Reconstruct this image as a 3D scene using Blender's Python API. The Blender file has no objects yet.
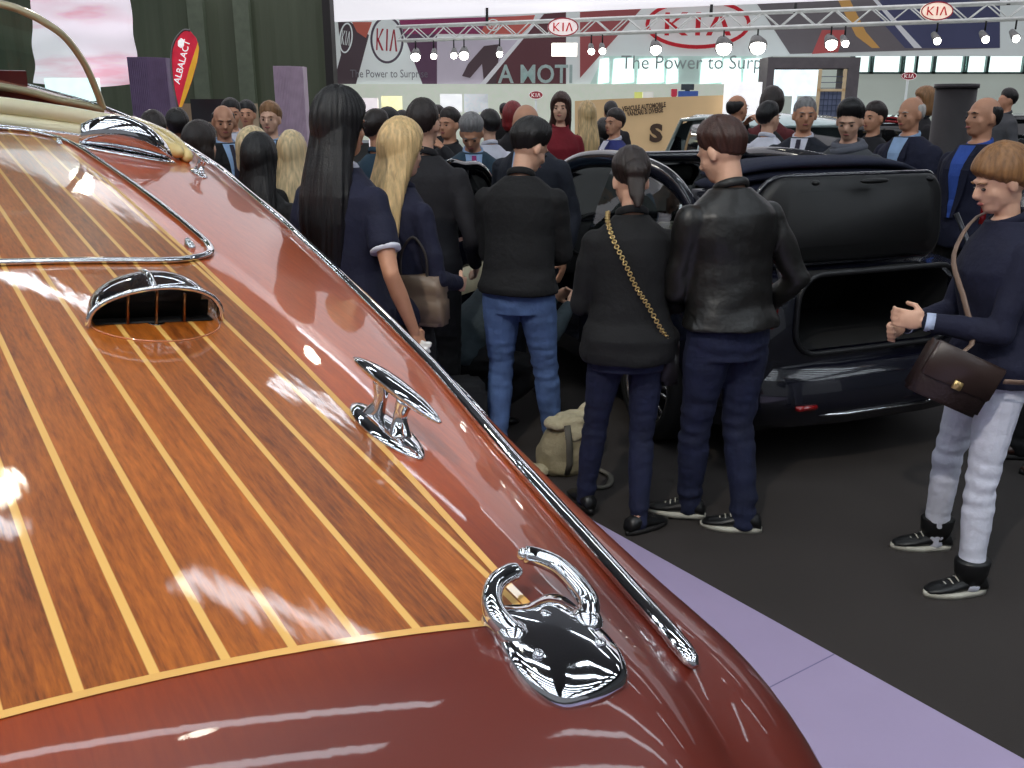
import bpy, bmesh, math, random
from mathutils import Vector, Matrix, noise
random.seed(7)
C = bpy.context.scene.collection
V = Vector
PI = math.pi
R = math.radians
# ------------------------------------------------------------------ camera
FPX = 924.0
PITCH = R(16.8)
CAMZ = 1.75
cam_d = bpy.data.cameras.new('camera')
cam_d.sensor_width = 36
cam_d.lens = 36 * FPX / 1024
cam_d.clip_start = 0.05
cam_d.dof.use_dof = False
cam = bpy.data.objects.new('camera', cam_d)
C.objects.link(cam)
cam.location = (0, 0, CAMZ)
cam.rotation_euler = (PI / 2 - PITCH, 0, 0)
bpy.context.scene.camera = cam

def at(x, y, Y):
    "world point at distance Y along the hall for a measured picture position"
    cx, cy = (x - 512) / FPX, -(y - 384) / FPX
    r = V((cx, cy * math.sin(PITCH) + math.cos(PITCH), cy * math.cos(PITCH) - math.sin(PITCH)))
    return V((0, 0, CAMZ)) + r * (Y / r.y)

# ------------------------------------------------------------------ materials
def srgb(c):
    return tuple(((v / 255) / 12.92 if v / 255 <= 0.04045 else ((v / 255 + 0.055) / 1.055) ** 2.4) for v in c[:3]) + (1.0,)

_M = {}
def mat(name, col, rough=.6, metal=0., coat=0., var=.12, scale=8., bump=0., bscale=60., stretch=None, emit=0., alpha=1., trans=0., spec=.5):
    if name in _M:
        return _M[name]
    m = bpy.data.materials.new(name)
    m.use_nodes = True
    nt = m.node_tree
    b = nt.nodes['Principled BSDF']
    c = srgb(col)
    b.inputs['Roughness'].default_value = rough
    b.inputs['Metallic'].default_value = metal
    b.inputs['Coat Weight'].default_value = coat
    b.inputs['Coat Roughness'].default_value = .04
    b.inputs['Specular IOR Level'].default_value = spec
    b.inputs['Transmission Weight'].default_value = trans
    b.inputs['Alpha'].default_value = alpha
    tc = nt.nodes.new('ShaderNodeTexCoord')
    mp = nt.nodes.new('ShaderNodeMapping')
    nt.links.new(tc.outputs['Object'], mp.inputs[0])
    if stretch:
        mp.inputs['Scale'].default_value = stretch
    nz = nt.nodes.new('ShaderNodeTexNoise')
    nz.inputs['Scale'].default_value = scale
    nz.inputs['Detail'].default_value = 4
    nt.links.new(mp.outputs[0], nz.inputs['Vector'])
    cr = nt.nodes.new('ShaderNodeValToRGB')
    cr.color_ramp.elements[0].position = .3
    cr.color_ramp.elements[1].position = .7
    cr.color_ramp.elements[0].color = tuple(v * (1 - var) for v in c[:3]) + (1,)
    cr.color_ramp.elements[1].color = tuple(min(1, v * (1 + var)) for v in c[:3]) + (1,)
    nt.links.new(nz.outputs[0], cr.inputs[0])
    nt.links.new(cr.outputs[0], b.inputs['Base Color'])
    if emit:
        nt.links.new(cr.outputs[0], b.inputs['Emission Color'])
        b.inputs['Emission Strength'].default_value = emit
    if bump:
        n2 = nt.nodes.new('ShaderNodeTexNoise')
        n2.inputs['Scale'].default_value = bscale
        n2.inputs['Detail'].default_value = 3
        nt.links.new(mp.outputs[0], n2.inputs['Vector'])
        bp = nt.nodes.new('ShaderNodeBump')
        bp.inputs['Strength'].default_value = bump
        bp.inputs['Distance'].default_value = .02
        nt.links.new(n2.outputs[0], bp.inputs['Height'])
        nt.links.new(bp.outputs[0], b.inputs['Normal'])
    _M[name] = m
    return m

def wood(name, c1, c2, seam=False, red_end=None):
    m = bpy.data.materials.new(name)
    m.use_nodes = True
    nt = m.node_tree
    N, L = nt.nodes, nt.links
    b = N['Principled BSDF']
    b.inputs['Roughness'].default_value = .38
    b.inputs['Coat Weight'].default_value = 1 if seam else .72
    b.inputs['Coat Roughness'].default_value = .025
    b.inputs['Coat IOR'].default_value = 1.47
    tc = N.new('ShaderNodeTexCoord')
    sp = N.new('ShaderNodeSeparateXYZ')
    L.new(tc.outputs['Object'], sp.inputs[0])
    def math_(op, a, bb=None):
        n = N.new('ShaderNodeMath'); n.operation = op
        for i, v in enumerate((a, bb)):
            if v is None: continue
            if isinstance(v, (int, float)): n.inputs[i].default_value = v
            else: L.new(v, n.inputs[i])
        return n.outputs[0]
    yy = math_('ADD', math_('DIVIDE', sp.outputs['Y'], .07), 100.5)
    cell = math_('FLOOR', yy)
    wn = N.new('ShaderNodeTexWhiteNoise'); wn.noise_dimensions = '1D'
    L.new(cell, wn.inputs['W'])
    mp = N.new('ShaderNodeMapping')
    mp.inputs['Scale'].default_value = (2.2, 26, 6)
    L.new(tc.outputs['Object'], mp.inputs[0])
    if seam:
        cb = N.new('ShaderNodeCombineXYZ')
        L.new(math_('MULTIPLY', wn.outputs['Value'], 40), cb.inputs[0])
        L.new(cb.outputs[0], mp.inputs['Location'])
    nz = N.new('ShaderNodeTexNoise'); nz.inputs['Scale'].default_value = 3.0; nz.inputs['Detail'].default_value = 8; nz.inputs['Roughness'].default_value = .65
    nz.inputs['Distortion'].default_value = .4
    L.new(mp.outputs[0], nz.inputs['Vector'])
    n2 = N.new('ShaderNodeTexNoise'); n2.inputs['Scale'].default_value = 28; n2.inputs['Detail'].default_value = 4
    mp2 = N.new('ShaderNodeMapping'); mp2.inputs['Scale'].default_value = (1.2, 9, 3)
    L.new(tc.outputs['Object'], mp2.inputs[0]); L.new(mp2.outputs[0], n2.inputs['Vector'])
    cr = N.new('ShaderNodeValToRGB')
    e = cr.color_ramp.elements
    e[0].position = .3; e[0].color = srgb(c1); e[1].position = .68; e[1].color = srgb(c2)
    f = math_('ADD', math_('MULTIPLY', nz.outputs[0], .62), math_('MULTIPLY', n2.outputs[0], .36))
    if seam:
        f = math_('ADD', f, math_('MULTIPLY', math_('SUBTRACT', wn.outputs['Value'], .5), .16))
    L.new(f, cr.inputs[0])
    out = cr.outputs[0]
    if red_end is not None:
        mx = N.new('ShaderNodeMix'); mx.data_type = 'RGBA'
        mr = N.new('ShaderNodeMapRange')
        mr.inputs['From Min'].default_value = red_end[1]; mr.inputs['From Max'].default_value = red_end[2]
        L.new(math_('ADD', sp.outputs['X'], math_('MULTIPLY', math_('ABSOLUTE', sp.outputs['Y']), red_end[3])), mr.inputs['Value'])
        L.new(mr.outputs[0], mx.inputs['Factor'])
        mx.inputs['A'].default_value = srgb(red_end[0])
        L.new(out, mx.inputs['B'])
        out = mx.outputs['Result']
    if seam:
        fr = math_('FRACT', yy)
        dist = math_('ABSOLUTE', math_('SUBTRACT', fr, 1.0))
        dist = math_('MINIMUM', dist, fr)
        msk = N.new('ShaderNodeMapRange'); msk.inputs['From Min'].default_value = .080; msk.inputs['From Max'].default_value = .062
        L.new(dist, msk.inputs['Value'])
        mx = N.new('ShaderNodeMix'); mx.data_type = 'RGBA'
        L.new(msk.outputs[0], mx.inputs['Factor'])
        L.new(out, mx.inputs['A'])
        mx.inputs['B'].default_value = srgb((226, 178, 98))
        out = mx.outputs['Result']
    L.new(out, b.inputs['Base Color'])
    # slightly uneven varnish
    bz = N.new('ShaderNodeTexNoise'); bz.inputs['Scale'].default_value = 9; bz.inputs['Detail'].default_value = 2
    mp3 = N.new('ShaderNodeMapping'); mp3.inputs['Scale'].default_value = (.6, 2.6, 1)
    L.new(tc.outputs['Object'], mp3.inputs[0]); L.new(mp3.outputs[0], bz.inputs['Vector'])
    b2 = N.new('ShaderNodeTexNoise'); b2.inputs['Scale'].default_value = 120; b2.inputs['Detail'].default_value = 2
    L.new(mp2.outputs[0], b2.inputs['Vector'])
    bp = N.new('ShaderNodeBump'); bp.inputs['Strength'].default_value = .03 if seam else .012; bp.inputs['Distance'].default_value = .02
    L.new(math_('ADD', bz.outputs[0], math_('MULTIPLY', b2.outputs[0], .03)), bp.inputs['Height'])
    L.new(bp.outputs[0], b.inputs['Coat Normal'])
    _M[name] = m
    return m

# ------------------------------------------------------------------ object helpers
def mesh_obj(name, me, m, parent=None, smooth=True):
    o = bpy.data.objects.new(name, me)
    C.objects.link(o)
    if m is not None:
        for mm in (m if isinstance(m, (list, tuple)) else [m]):
            me.materials.append(mm)
    if parent is not None:
        o.parent = parent
    if smooth:
        for p in me.polygons: p.use_smooth = True
    return o

def obj(name, bm, m, parent=None, smooth=True, auto=None):
    bmesh.ops.recalc_face_normals(bm, faces=bm.faces)
    if auto:
        for e in bm.edges:
            if len(e.link_faces) == 2 and e.calc_face_angle(0) > R(auto): e.smooth = False
    me = bpy.data.meshes.new(name)
    bm.to_mesh(me); bm.free()
    return mesh_obj(name, me, m, parent, smooth)

def tag(o, label=None, cat=None, group=None, kind=None):
    if label: o['label'] = label
    if cat: o['category'] = cat
    if group: o['group'] = group
    if kind: o['kind'] = kind
    return o

def thing(name, label, cat, loc=(0, 0, 0), rz=0., group=None):
    o = bpy.data.objects.new(name, None)
    C.objects.link(o)
    o.location = loc
    o.rotation_euler = (0, 0, rz)
    o.empty_display_size = .1
    return tag(o, label, cat, group)

def struct(o, parent=None):
    o['kind'] = 'structure'
    return o

def box(bm, a, b, mi=0, M=None):
    vs = [bm.verts.new((x, y, z)) for x in (a[0], b[0]) for y in (a[1], b[1]) for z in (a[2], b[2])]
    if M is not None:
        for v in vs: v.co = M @ v.co
    for f in ((0, 1, 3, 2), (4, 6, 7, 5), (0, 4, 5, 1), (2, 3, 7, 6), (0, 2, 6, 4), (1, 5, 7, 3)):
        fc = bm.faces.new([vs[i] for i in f]); fc.material_index = mi
    return vs

def ball(bm, c, r, seg=12, M=None):
    "ellipsoid; r number or triple"
    if isinstance(r, (int, float)): r = (r, r, r)
    c = V(c)
    nv = max(6, seg // 2 + 1)
    rot = M.to_3x3() if M is not None else None
    def P(x, y, z):
        p = V((x * r[0], y * r[1], z * r[2]))
        return c + (rot @ p if rot is not None else p)
    top, bot = bm.verts.new(P(0, 0, 1)), bm.verts.new(P(0, 0, -1))
    prev = None
    for i in range(1, nv):
        ph = PI * i / nv
        s_, c_ = math.sin(ph), math.cos(ph)
        row = [bm.verts.new(P(s_ * math.cos(2 * PI * k / seg), s_ * math.sin(2 * PI * k / seg), c_)) for k in range(seg)]
        for k in range(seg):
            if prev is None: bm.faces.new((top, row[k], row[(k + 1) % seg]))
            else: bm.faces.new((prev[k], row[k], row[(k + 1) % seg], prev[(k + 1) % seg]))
        prev = row
    for k in range(seg): bm.faces.new((prev[k], bot, prev[(k + 1) % seg]))

def frus(bm, a, b, ra, rb, seg=12):
    a, b = V(a), V(b)
    d = b - a
    L = d.length
    if L < 1e-5: return
    q = d.to_track_quat('Z', 'Y').to_matrix().to_4x4()
    bmesh.ops.create_cone(bm, cap_ends=True, segments=seg, radius1=ra, radius2=rb, depth=L, matrix=Matrix.Translation((a + b) / 2) @ q)

def limb(bm, pts, rs, seg=12):
    for i, (p, r) in enumerate(zip(pts, rs)):
        ball(bm, p, r, seg)
        if i: frus(bm, pts[i - 1], p, rs[i - 1], r, seg)

def tube(bm, pts, r, seg=8, closed=False, caps=True, flat=None, mi=0):
    "swept tube; r number or list; flat = (wx, wz) elliptical scaling about up"
    pts = [V(p) for p in pts]
    n = len(pts)
    rs = r if isinstance(r, (list, tuple)) else [r] * n
    rings = []
    up = None
    for i, p in enumerate(pts):
        if closed: t = pts[(i + 1) % n] - pts[i - 1]
        else: t = pts[min(i + 1, n - 1)] - pts[max(i - 1, 0)]
        t.normalize()
        if up is None:
            up = V((0, 0, 1)) if abs(t.z) < .9 else V((0, 1, 0))
        up = (up - t * up.dot(t)).normalized()
        s = t.cross(up)
        fx, fz = flat or (1, 1)
        rings.append([bm.verts.new(p + s * (math.cos(2 * PI * k / seg) * rs[i] * fx) + up * (math.sin(2 * PI * k / seg) * rs[i] * fz)) for k in range(seg)])
    for i in range(n if closed else n - 1):
        A, B = rings[i], rings[(i + 1) % n]
        for k in range(seg):
            f = bm.faces.new((A[k], A[(k + 1) % seg], B[(k + 1) % seg], B[k])); f.material_index = mi
    if caps and not closed:
        bm.faces.new(rings[0]).material_index = mi
        bm.faces.new(list(reversed(rings[-1]))).material_index = mi

def loft(bm, rings, cap=True, mi=0, closed=True):
    "rings: lists of points, equal length"
    rr = [[bm.verts.new(p) for p in r] for r in rings]
    n = len(rr[0])
    for A, B in zip(rr, rr[1:]):
        for k in range(n if closed else n - 1):
            f = bm.faces.new((A[k], A[(k + 1) % n], B[(k + 1) % n], B[k])); f.material_index = mi
    if cap:
        bm.faces.new(rr[0]).material_index = mi
        bm.faces.new(list(reversed(rr[-1]))).material_index = mi
    return rr

def smooth_pts(P, n=6, closed=False):
    P = [V(p) for p in P]
    out = []
    m = len(P)
    for i in range(m if closed else m - 1):
        p0 = P[(i - 1) % m] if closed or i else P[i]
        p1, p2 = P[i], P[(i + 1) % m]
        p3 = P[(i + 2) % m] if closed or i + 2 < m else p2
        for k in range(n):
            t = k / n
            out.append(.5 * ((2 * p1) + (p2 - p0) * t + (2 * p0 - 5 * p1 + 4 * p2 - p3) * t * t + (3 * p1 - p0 - 3 * p2 + p3) * t ** 3))
    if not closed: out.append(P[-1])
    return out

WS = bpy.data.scenes.new('workbench')

def evaluated(me, mods):
    "mesh after modifiers, mods = [(type, {attr: value})]"
    t = bpy.data.objects.new('working_mesh', me)
    WS.collection.objects.link(t)
    for i, (ty, at_) in enumerate(mods):
        md = t.modifiers.new('m%d' % i, ty)
        for k, v in at_.items(): setattr(md, k, v)
    out = ws_mesh(t)
    bpy.data.objects.remove(t)
    return out

def ws_mesh(t):
    vl = WS.view_layers[0]
    with bpy.context.temp_override(scene=WS, view_layer=vl):
        dg = bpy.context.evaluated_depsgraph_get()
        dg.update()
        return bpy.data.meshes.new_from_object(t.evaluated_get(dg))

def skin_mesh(bm, voxel, it=3, fac=.5):
    bmesh.ops.recalc_face_normals(bm, faces=bm.faces)
    me = bpy.data.meshes.new('w')
    bm.to_mesh(me); bm.free()
    out = evaluated(me, [('REMESH', dict(mode='VOXEL', voxel_size=voxel, adaptivity=0)), ('SMOOTH', dict(factor=fac, iterations=it))])
    out.materials.clear()
    return out

def interp(tab, x):
    if x <= tab[0][0]: return tab[0][1]
    for (a, fa), (b, fb) in zip(tab, tab[1:]):
        if x <= b:
            t = (x - a) / (b - a)
            return fa + (fb - fa) * t
    return tab[-1][1]

def sstep(a, b, x):
    t = max(0, min(1, (x - a) / (b - a)))
    return t * t * (3 - 2 * t)

def text_mesh(body, size=1., bold=0., extrude=0.):
    cu = bpy.data.curves.new('lettering', 'FONT')
    cu.body = body; cu.size = size; cu.align_x = 'CENTER'; cu.align_y = 'CENTER'; cu.offset = bold; cu.extrude = extrude
    cu.resolution_u = 3
    o = bpy.data.objects.new('lettering', cu)
    WS.collection.objects.link(o)
    me = ws_mesh(o)
    bpy.data.objects.remove(o)
    me.materials.clear()
    return me

CHROME = mat('chrome', (225, 225, 228), rough=.05, metal=1, var=.03, bump=.05, bscale=14)
# ------------------------------------------------------------------ THE BOAT
BD = V((-.5636041, .8132155, .1450204))     # towards the bow, deck rises
BE = V((.8219041, .5696258, 0)).normalized()  # across, to the right
BN = V((.0826074, -.1191929, .9894287))
U0, V0, W0, WC, CR = 2.5, -.15, 1.75, -.6667861, .0749653
boat = thing('motorboat', 'varnished mahogany motorboat with cream-seamed planked deck and chrome fittings', 'boat')
boat.matrix_world = Matrix.Translation(V((0, 0, CAMZ)) + BD * U0 + BE * V0 - BN * W0) @ Matrix((BD, -BE, BN)).transposed().to_4x4()

UT = .797
VM = [(0, .585), (.76, .597), (1.14, .626), (1.43, .641), (1.8, .659), (2.3, .672), (3.3, .674), (4.0, .655), (4.6, .62), (6.4, .45), (7.8, .0)]
VR = [(0, .72), (.6, .755), (.71, .775), (.82, .80), (1.21, .882), (1.64, .98), (2.01, 1.045), (2.46, 1.115), (3.09, 1.21), (4.1, 1.327), (5, 1.36), (6, 1.22), (6.8, .85), (7.4, .4), (7.9, -.1)]
VH = [(0, .93), (.5, .95), (.65, .955), (.83, .965), (1.07, .985), (1.3, 1.02), (1.7, 1.08), (2.4, 1.15), (3.1, 1.225), (4.1, 1.33), (5, 1.35), (6, 1.18), (6.8, .78), (7.4, .34), (7.9, -.1)]

def sec(u, q):
    v, w = sec0(u, u, q)
    for _ in range(3):
        uu = u - bendf(u, v)
        v, w = sec0(u, uu, q)
    return uu, v, WC + w

def sec0(un, u, q):
    "u station, q 0..1 deck, 1..2 covering board, 2..3 shoulder, 3..4 topside, 4..5 bottom -> (u, v-V0 half breadth, w)"
    vm, vr, vh = interp(VM, u) - V0, interp(VR, u) - V0, interp(VH, u) - V0
    vm = min(vm, vr * .97)
    c = CR
    drop = 0.
    k = 1.
    if un < UT:
        t = min(1, (UT - un) / .40)
        e = 1 - math.sqrt(max(0, 1 - t * t))
        drop = .32 * e
        k = 1 - .07 * e
    sheer = -.02 * max(0, u - 4.5) ** 2 * .5
    if q <= 1:
        v = vm * q; w = -c * v * v
    elif q <= 2:
        s = q - 1; v = vm + (vr - vm) * s; w = -c * v * v - .05 * s * s
    else:
        wr = -c * vr * vr - .05
        if q <= 3:
            s = q - 2; v = vr + (vh - vr) * math.sin(s * PI / 2) ** .8; w = wr - .15 * (1 - math.cos(s * PI / 2)) - .02 * s
        elif q <= 4:
            s = q - 3; v = vh - .12 * s * s; w = wr - .17 - .46 * s
            drop *= (1 - s)
        else:
            s = q - 4; v = (vh - .12) * (1 - s); w = wr - .63 - .28 * s
            drop = 0
    v *= k
    return v, w - drop + sheer

def bendf(u, v):
    return .17 * min(v, .8) ** 2 * sstep(2.2, .8, u)

def BP(u, v, w):
    return V((u - U0, -v, w + W0))

def S(u, q, side=1):
    uu, v, w = sec(u, q)
    return BP(uu, v * side, w)

BVH = []
def deck_at(u, v, dw=0.):
    "point on the deck or covering board for given u and v (v measured from the centre line)"
    for t_ in BVH:
        h_ = t_.ray_cast(V((u - U0, -v, 4.)), V((0, 0, -1)))
        if h_[0] is not None: return h_[0] + V((0, 0, dw))
    vm, vr = interp(VM, u) - V0, interp(VR, u) - V0
    a = abs(v)
    w = -CR * a * a
    if a > vm: w -= .05 * ((a - vm) / (vr - vm)) ** 2
    un = u + bendf(u, a)
    if un < UT:
        t = min(1, (UT - un) / .40); w -= .32 * (1 - math.sqrt(1 - t * t))
    return BP(u, v, WC + w + dw)

MAHOG = wood('mahogany_planks', (98, 44, 10), (192, 106, 30), seam=True)
MAHOGB = wood('mahogany_hull', (150, 58, 12), (190, 84, 20), red_end=((98, 32, 20), -1.95, -1.55, -.22))
CREAMLINE = mat('maple_inlay', (222, 172, 96), rough=.4, coat=1, var=.06)
CREAM = mat('cream_vinyl', (236, 226, 190), rough=.4, var=.05, bump=.1, bscale=20)
DRED = mat('dark_red_leather', (92, 30, 34), rough=.4, var=.1)

st_n = [UT - .40 * math.sin(PI / 2 * (1 - i / 16)) for i in range(16)]
stations = st_n + [UT + i * .08 for i in range(0, 89)]
stations = [u for u in stations if u < 7.85]
CKA, CKB = 4.22, 6.2   # cockpit
QD = [i / 14 for i in range(15)]
QC = [1 + i / 8 for i in range(1, 9)] + [2 + i / 8 for i in range(1, 9)] + [3 + i / 6 for i in range(1, 7)] + [4 + i / 3 for i in range(1, 4)]
# planked deck
bm = bmesh.new()
def grid(us, qs, both=True):
    for side in ((1, -1) if both else (1,)):
        g = [[bm.verts.new(S(u, q, side)) for q in qs] for u in us]
        for i in range(len(us) - 1):
            for j in range(len(qs) - 1):
                bm.faces.new((g[i][j], g[i + 1][j], g[i + 1][j + 1], g[i][j + 1]))
        yield g
us = [u for u in stations if UT - 1e-6 <= u <= CKA]
list(grid(us, QD)); us2 = [u for u in stations if u >= CKB]
list(grid(us2, QD))
bmesh.ops.remove_doubles(bm, verts=bm.verts, dist=1e-5)
obj('planked_deck', bm, MAHOG, boat)
# border inlay
bm = bmesh.new()
for side in (1, -1):
    a, b = [], []
    for k in range(15):
        p = S(UT, k / 14, side); a.append(p + V((-.006, 0, .0012))); b.append(p + V((.005, 0, .0012)))
    loft(bm, [a, b], cap=False, closed=False)
    a, b = [], []
    for u in us:
        p = S(u, 1, side); a.append(p + V((0, .0055, .0012))); b.append(p + V((0, -.0055, .0012)))
    loft(bm, [a, b], cap=False, closed=False)
obj('border_inlay', bm, CREAMLINE, boat)
# hull
bm = bmesh.new()
qs = [1] + QC
for g in grid(stations, qs): pass
sub = [u for u in stations if u <= UT + 1e-6]
for g in grid(sub, QD): pass
for side in (1, -1):
    ed = [bm.verts.new(S(stations[0], q, side)) for q in QD + QC]
    cen = bm.verts.new(BP(stations[0] - .0, 0, WC - .75))
    for i in range(len(ed) - 1): bm.faces.new((ed[i], ed[i + 1], cen))
bmesh.ops.remove_doubles(bm, verts=bm.verts, dist=1e-5)
hull = obj('hull', bm, MAHOGB, boat)
from mathutils.bvhtree import BVHTree
for o in (bpy.data.objects['planked_deck'], hull):
    BVH.append(BVHTree.FromPolygons([v.co.copy() for v in o.data.vertices], [list(p.vertices) for p in o.data.polygons]))
# rub rail
bm = bmesh.new()
for side in (1, -1):
    pts = [S(u, 2.03, side) + V((0, -.004 * side, .006)) for u in [.71, .72, .74] + [.77 + .07 * i for i in range(93)]]
    rs = [.005, .011, .013] + [.013] * 93
    tube(bm, pts, rs, 10, flat=(1.1, .9))
obj('rub_rail', bm, CHROME, boat)
bm = bmesh.new()
for side in (1, -1):
    pts = [S(u, 2.45, side) + V((0, -.002 * side, .0)) for u in [1.5 + .1 * i for i in range(50)]]
    tube(bm, pts, [.002] + [.007] * 49, 8)
obj('lower_rub_strip', bm, CHROME, boat)
# hatch trim
hp = []
loop = [(2.262, -.25 + .0), (2.25, .0), (2.255, .5), (2.275, .72)]
pts = [(2.262, v) for v in (-.62, -.3, 0, .3, .55, .72)] + [(2.285, .80), (2.34, .865), (2.42, .895), (2.54, .905), (2.9, .905), (3.3, .893), (3.6, .876), (3.86, .856), (4.0, .82), (4.09, .76), (4.12, .66), (4.12, .3), (4.12, 0)]
pts = [(u, v) for u, v in pts]
full = pts + [(u, -v) for u, v in reversed(pts[3:-1])]
bm = bmesh.new()
sp_ = smooth_pts([deck_at(u, v, .007) for u, v in pts[2:]], 6)
tube(bm, sp_, .0095, 10, flat=(1.15, .8))
sp_ = smooth_pts([deck_at(u, -v, .007) for u, v in pts[2:]], 6)
tube(bm, sp_, .0095, 10, flat=(1.15, .8))
obj('engine_hatch_trim', bm, CHROME, boat)
for (u, v) in ((2.43, .845), (3.9, .80)):
    bm = bmesh.new()
    p = deck_at(u, v, .0)
    ball(bm, p + V((0, 0, .006)), (.02, .012, .012)); ball(bm, p + V((.025, -.004, .006)), (.012, .009, .012)); ball(bm, p + V((-.02, 0, .004)), (.01, .01, .01))
    obj('hatch_hinge', bm, CHROME, boat)
# clam-shell vents
def vent(u, v, side):
    "opening faces the stern"
    W, D, H = .124, .18, .070
    r = thing_part('ventilator', u, v)
    bm = bmesh.new()
    rings = []
    n = 22
    for i in range(11):
        t = i / 10          # 0 mouth, 1 back
        k = math.sqrt(max(0.0, 1 - t * t))
        ring = []
        for j in range(n + 1):
            a = PI * j / n
            x = math.cos(a) * W * (.25 + .75 * k) if i else math.cos(a) * W
            z = max(0., math.sin(a)) ** .75 * H * max(.04, k) * (1 + .12 * math.cos(a)) * (1 + 1.3 * t * (1 - t))
            ring.append(V((t * D * (1 - .12 * abs(math.cos(a))) , -x, z + .002)))
        rings.append(ring)
    lip = [p + V((-.012 * (1 + .0), 0, .0)) + V((0, p.y * .05, p.z * .06)) for p in rings[0]]
    rings.insert(0, lip)
    loft(bm, rings, cap=False, closed=False)
    for v_ in list(bm.verts): pass
    bmesh.ops.solidify(bm, geom=bm.faces[:], thickness=.004)
    tube(bm, [p * 1.0 for p in lip], .0055, 8)
    # raised centre rib
    rib = [V((t * D * .98 - .01, .006, H * math.sqrt(max(0, 1 - t * t)) * (1 + 1.3 * t * (1 - t)) + .003)) for t in [i / 12 for i in range(13)]]
    tube(bm, rib, .006, 8)
    # base flange
    fl = []
    for k in range(28):
        a = 2 * PI * k / 28
        fl.append((D * .42 + math.cos(a) * D * .66, math.sin(a) * W * 1.06))
    obj('ventilator_cowl', bm, CHROME, r)
    bm = bmesh.new()
    bm.free()
    for k in range(3):
        x = (-.055, 0, .055)[k]
        b_ = bmesh.new()
        box(b_, (-.006, x - .002, 0), (.004, x + .002, H * (.95 if k == 1 else .85)))
        obj('ventilator_divider', b_, mat('bronze', (150, 95, 55), rough=.35, metal=1), r)
    bm = bmesh.new()
    box(bm, (.03, -W * .8, .001), (.034, W * .8, H * .82))
    box(bm, (.03, -W * .92, .001), (.034, W * .92, H * .5))
    box(bm, (-.004, -W * .93, .0008), (.03, W * .93, .0016))
    obj('ventilator_throat', bm, mat('vent_black', (14, 8, 6), rough=.7), r)
    # varnish gasket line around the pad
    bm = bmesh.new()
    pts = []
    for k in range(19):
        a = PI * k / 18
        pts.append(V((-math.sin(a) ** .7 * .115, math.cos(a) * W * 1.02 * (1 - .25 * math.sin(a)), .001)))
    tube(bm, pts, .0016, 6)
    obj('ventilator_pad_edge', bm, mat('clear_edge', (190, 120, 80), rough=.1, coat=1), r)
    return r
def surf_matrix(u, v, yaw=0.):
    p = deck_at(u, v)
    e = .02
    tx = (deck_at(u + e, v) - deck_at(u - e, v)).normalized()
    ty = (deck_at(u, v - e) - deck_at(u, v + e)).normalized()
    n = tx.cross(ty).normalized()
    ty = n.cross(tx)
    return Matrix.Translation(p) @ Matrix((tx, ty, n)).transposed().to_4x4() @ Matrix.Rotation(yaw, 4, 'Z')
def thing_part(name, u, v, yaw=0.):
    o = bpy.data.objects.new(name, bpy.data.meshes.new(name))
    C.objects.link(o); o.parent = boat
    o.matrix_local = surf_matrix(u, v, yaw)
    bm = bmesh.new()
    bmesh.ops.create_cone(bm, cap_ends=True, segments=20, radius1=.018, radius2=.017, depth=.0015, matrix=Matrix.Translation((.0, 0, .0003)))
    bm.to_mesh(o.data); bm.free(); o.data.materials.append(CHROME)
    return o
vent(1.83, .598, 1)
vent(1.83, -.605, -1)

# mooring cleats
def cleat(u, v, yaw, sc=1.):
    r = thing_part('mooring_cleat', u, v, yaw)
    r.scale = (sc,) * 3
    bm = bmesh.new()
    # pointed oval base
    rings = []
    for z, k in ((0, 1.), (.006, .96), (.012, .8), (.017, .45), (.019, .1)):
        rings.append([V((math.cos(a) * .118 * k * (1 - .0), math.sin(a) * .040 * k * (abs(math.sin(a)) ** .25), z)) for a in [2 * PI * i / 32 for i in range(32)]])
    loft(bm, rings)
    obj('cleat_base', bm, CHROME, r)
    for s in (-1, 1):
        bm = bmesh.new()
        tube(bm, smooth_pts([(s * .045, 0, .008), (s * .037, 0, .03), (s * .034, 0, .05), (s * .04, 0, .075)], 4), [.021, .02, .018, .016, .014, .0125, .012, .012, .012, .013, .014, .015, .016], 12)
        obj('cleat_post', bm, CHROME, r)
    bm = bmesh.new()
    n = 17
    rs, ps = [], []
    for i in range(n):
        t = i / (n - 1) * 2 - 1
        ps.append((t * .142, 0, .079 + .004 * (1 - t * t)))
        rs.append(.004 + .017 * (1 - abs(t) ** 2.2) ** .8)
    tube(bm, ps, rs, 12, flat=(1., .62))
    obj('cleat_horn', bm, CHROME, r)
    return r
cleat(1.245, .815, R(2), 1.0)
cleat(1.245, -.815, R(-2), 1.0)
cleat(3.75, 1.275, R(-6), .8)

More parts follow.
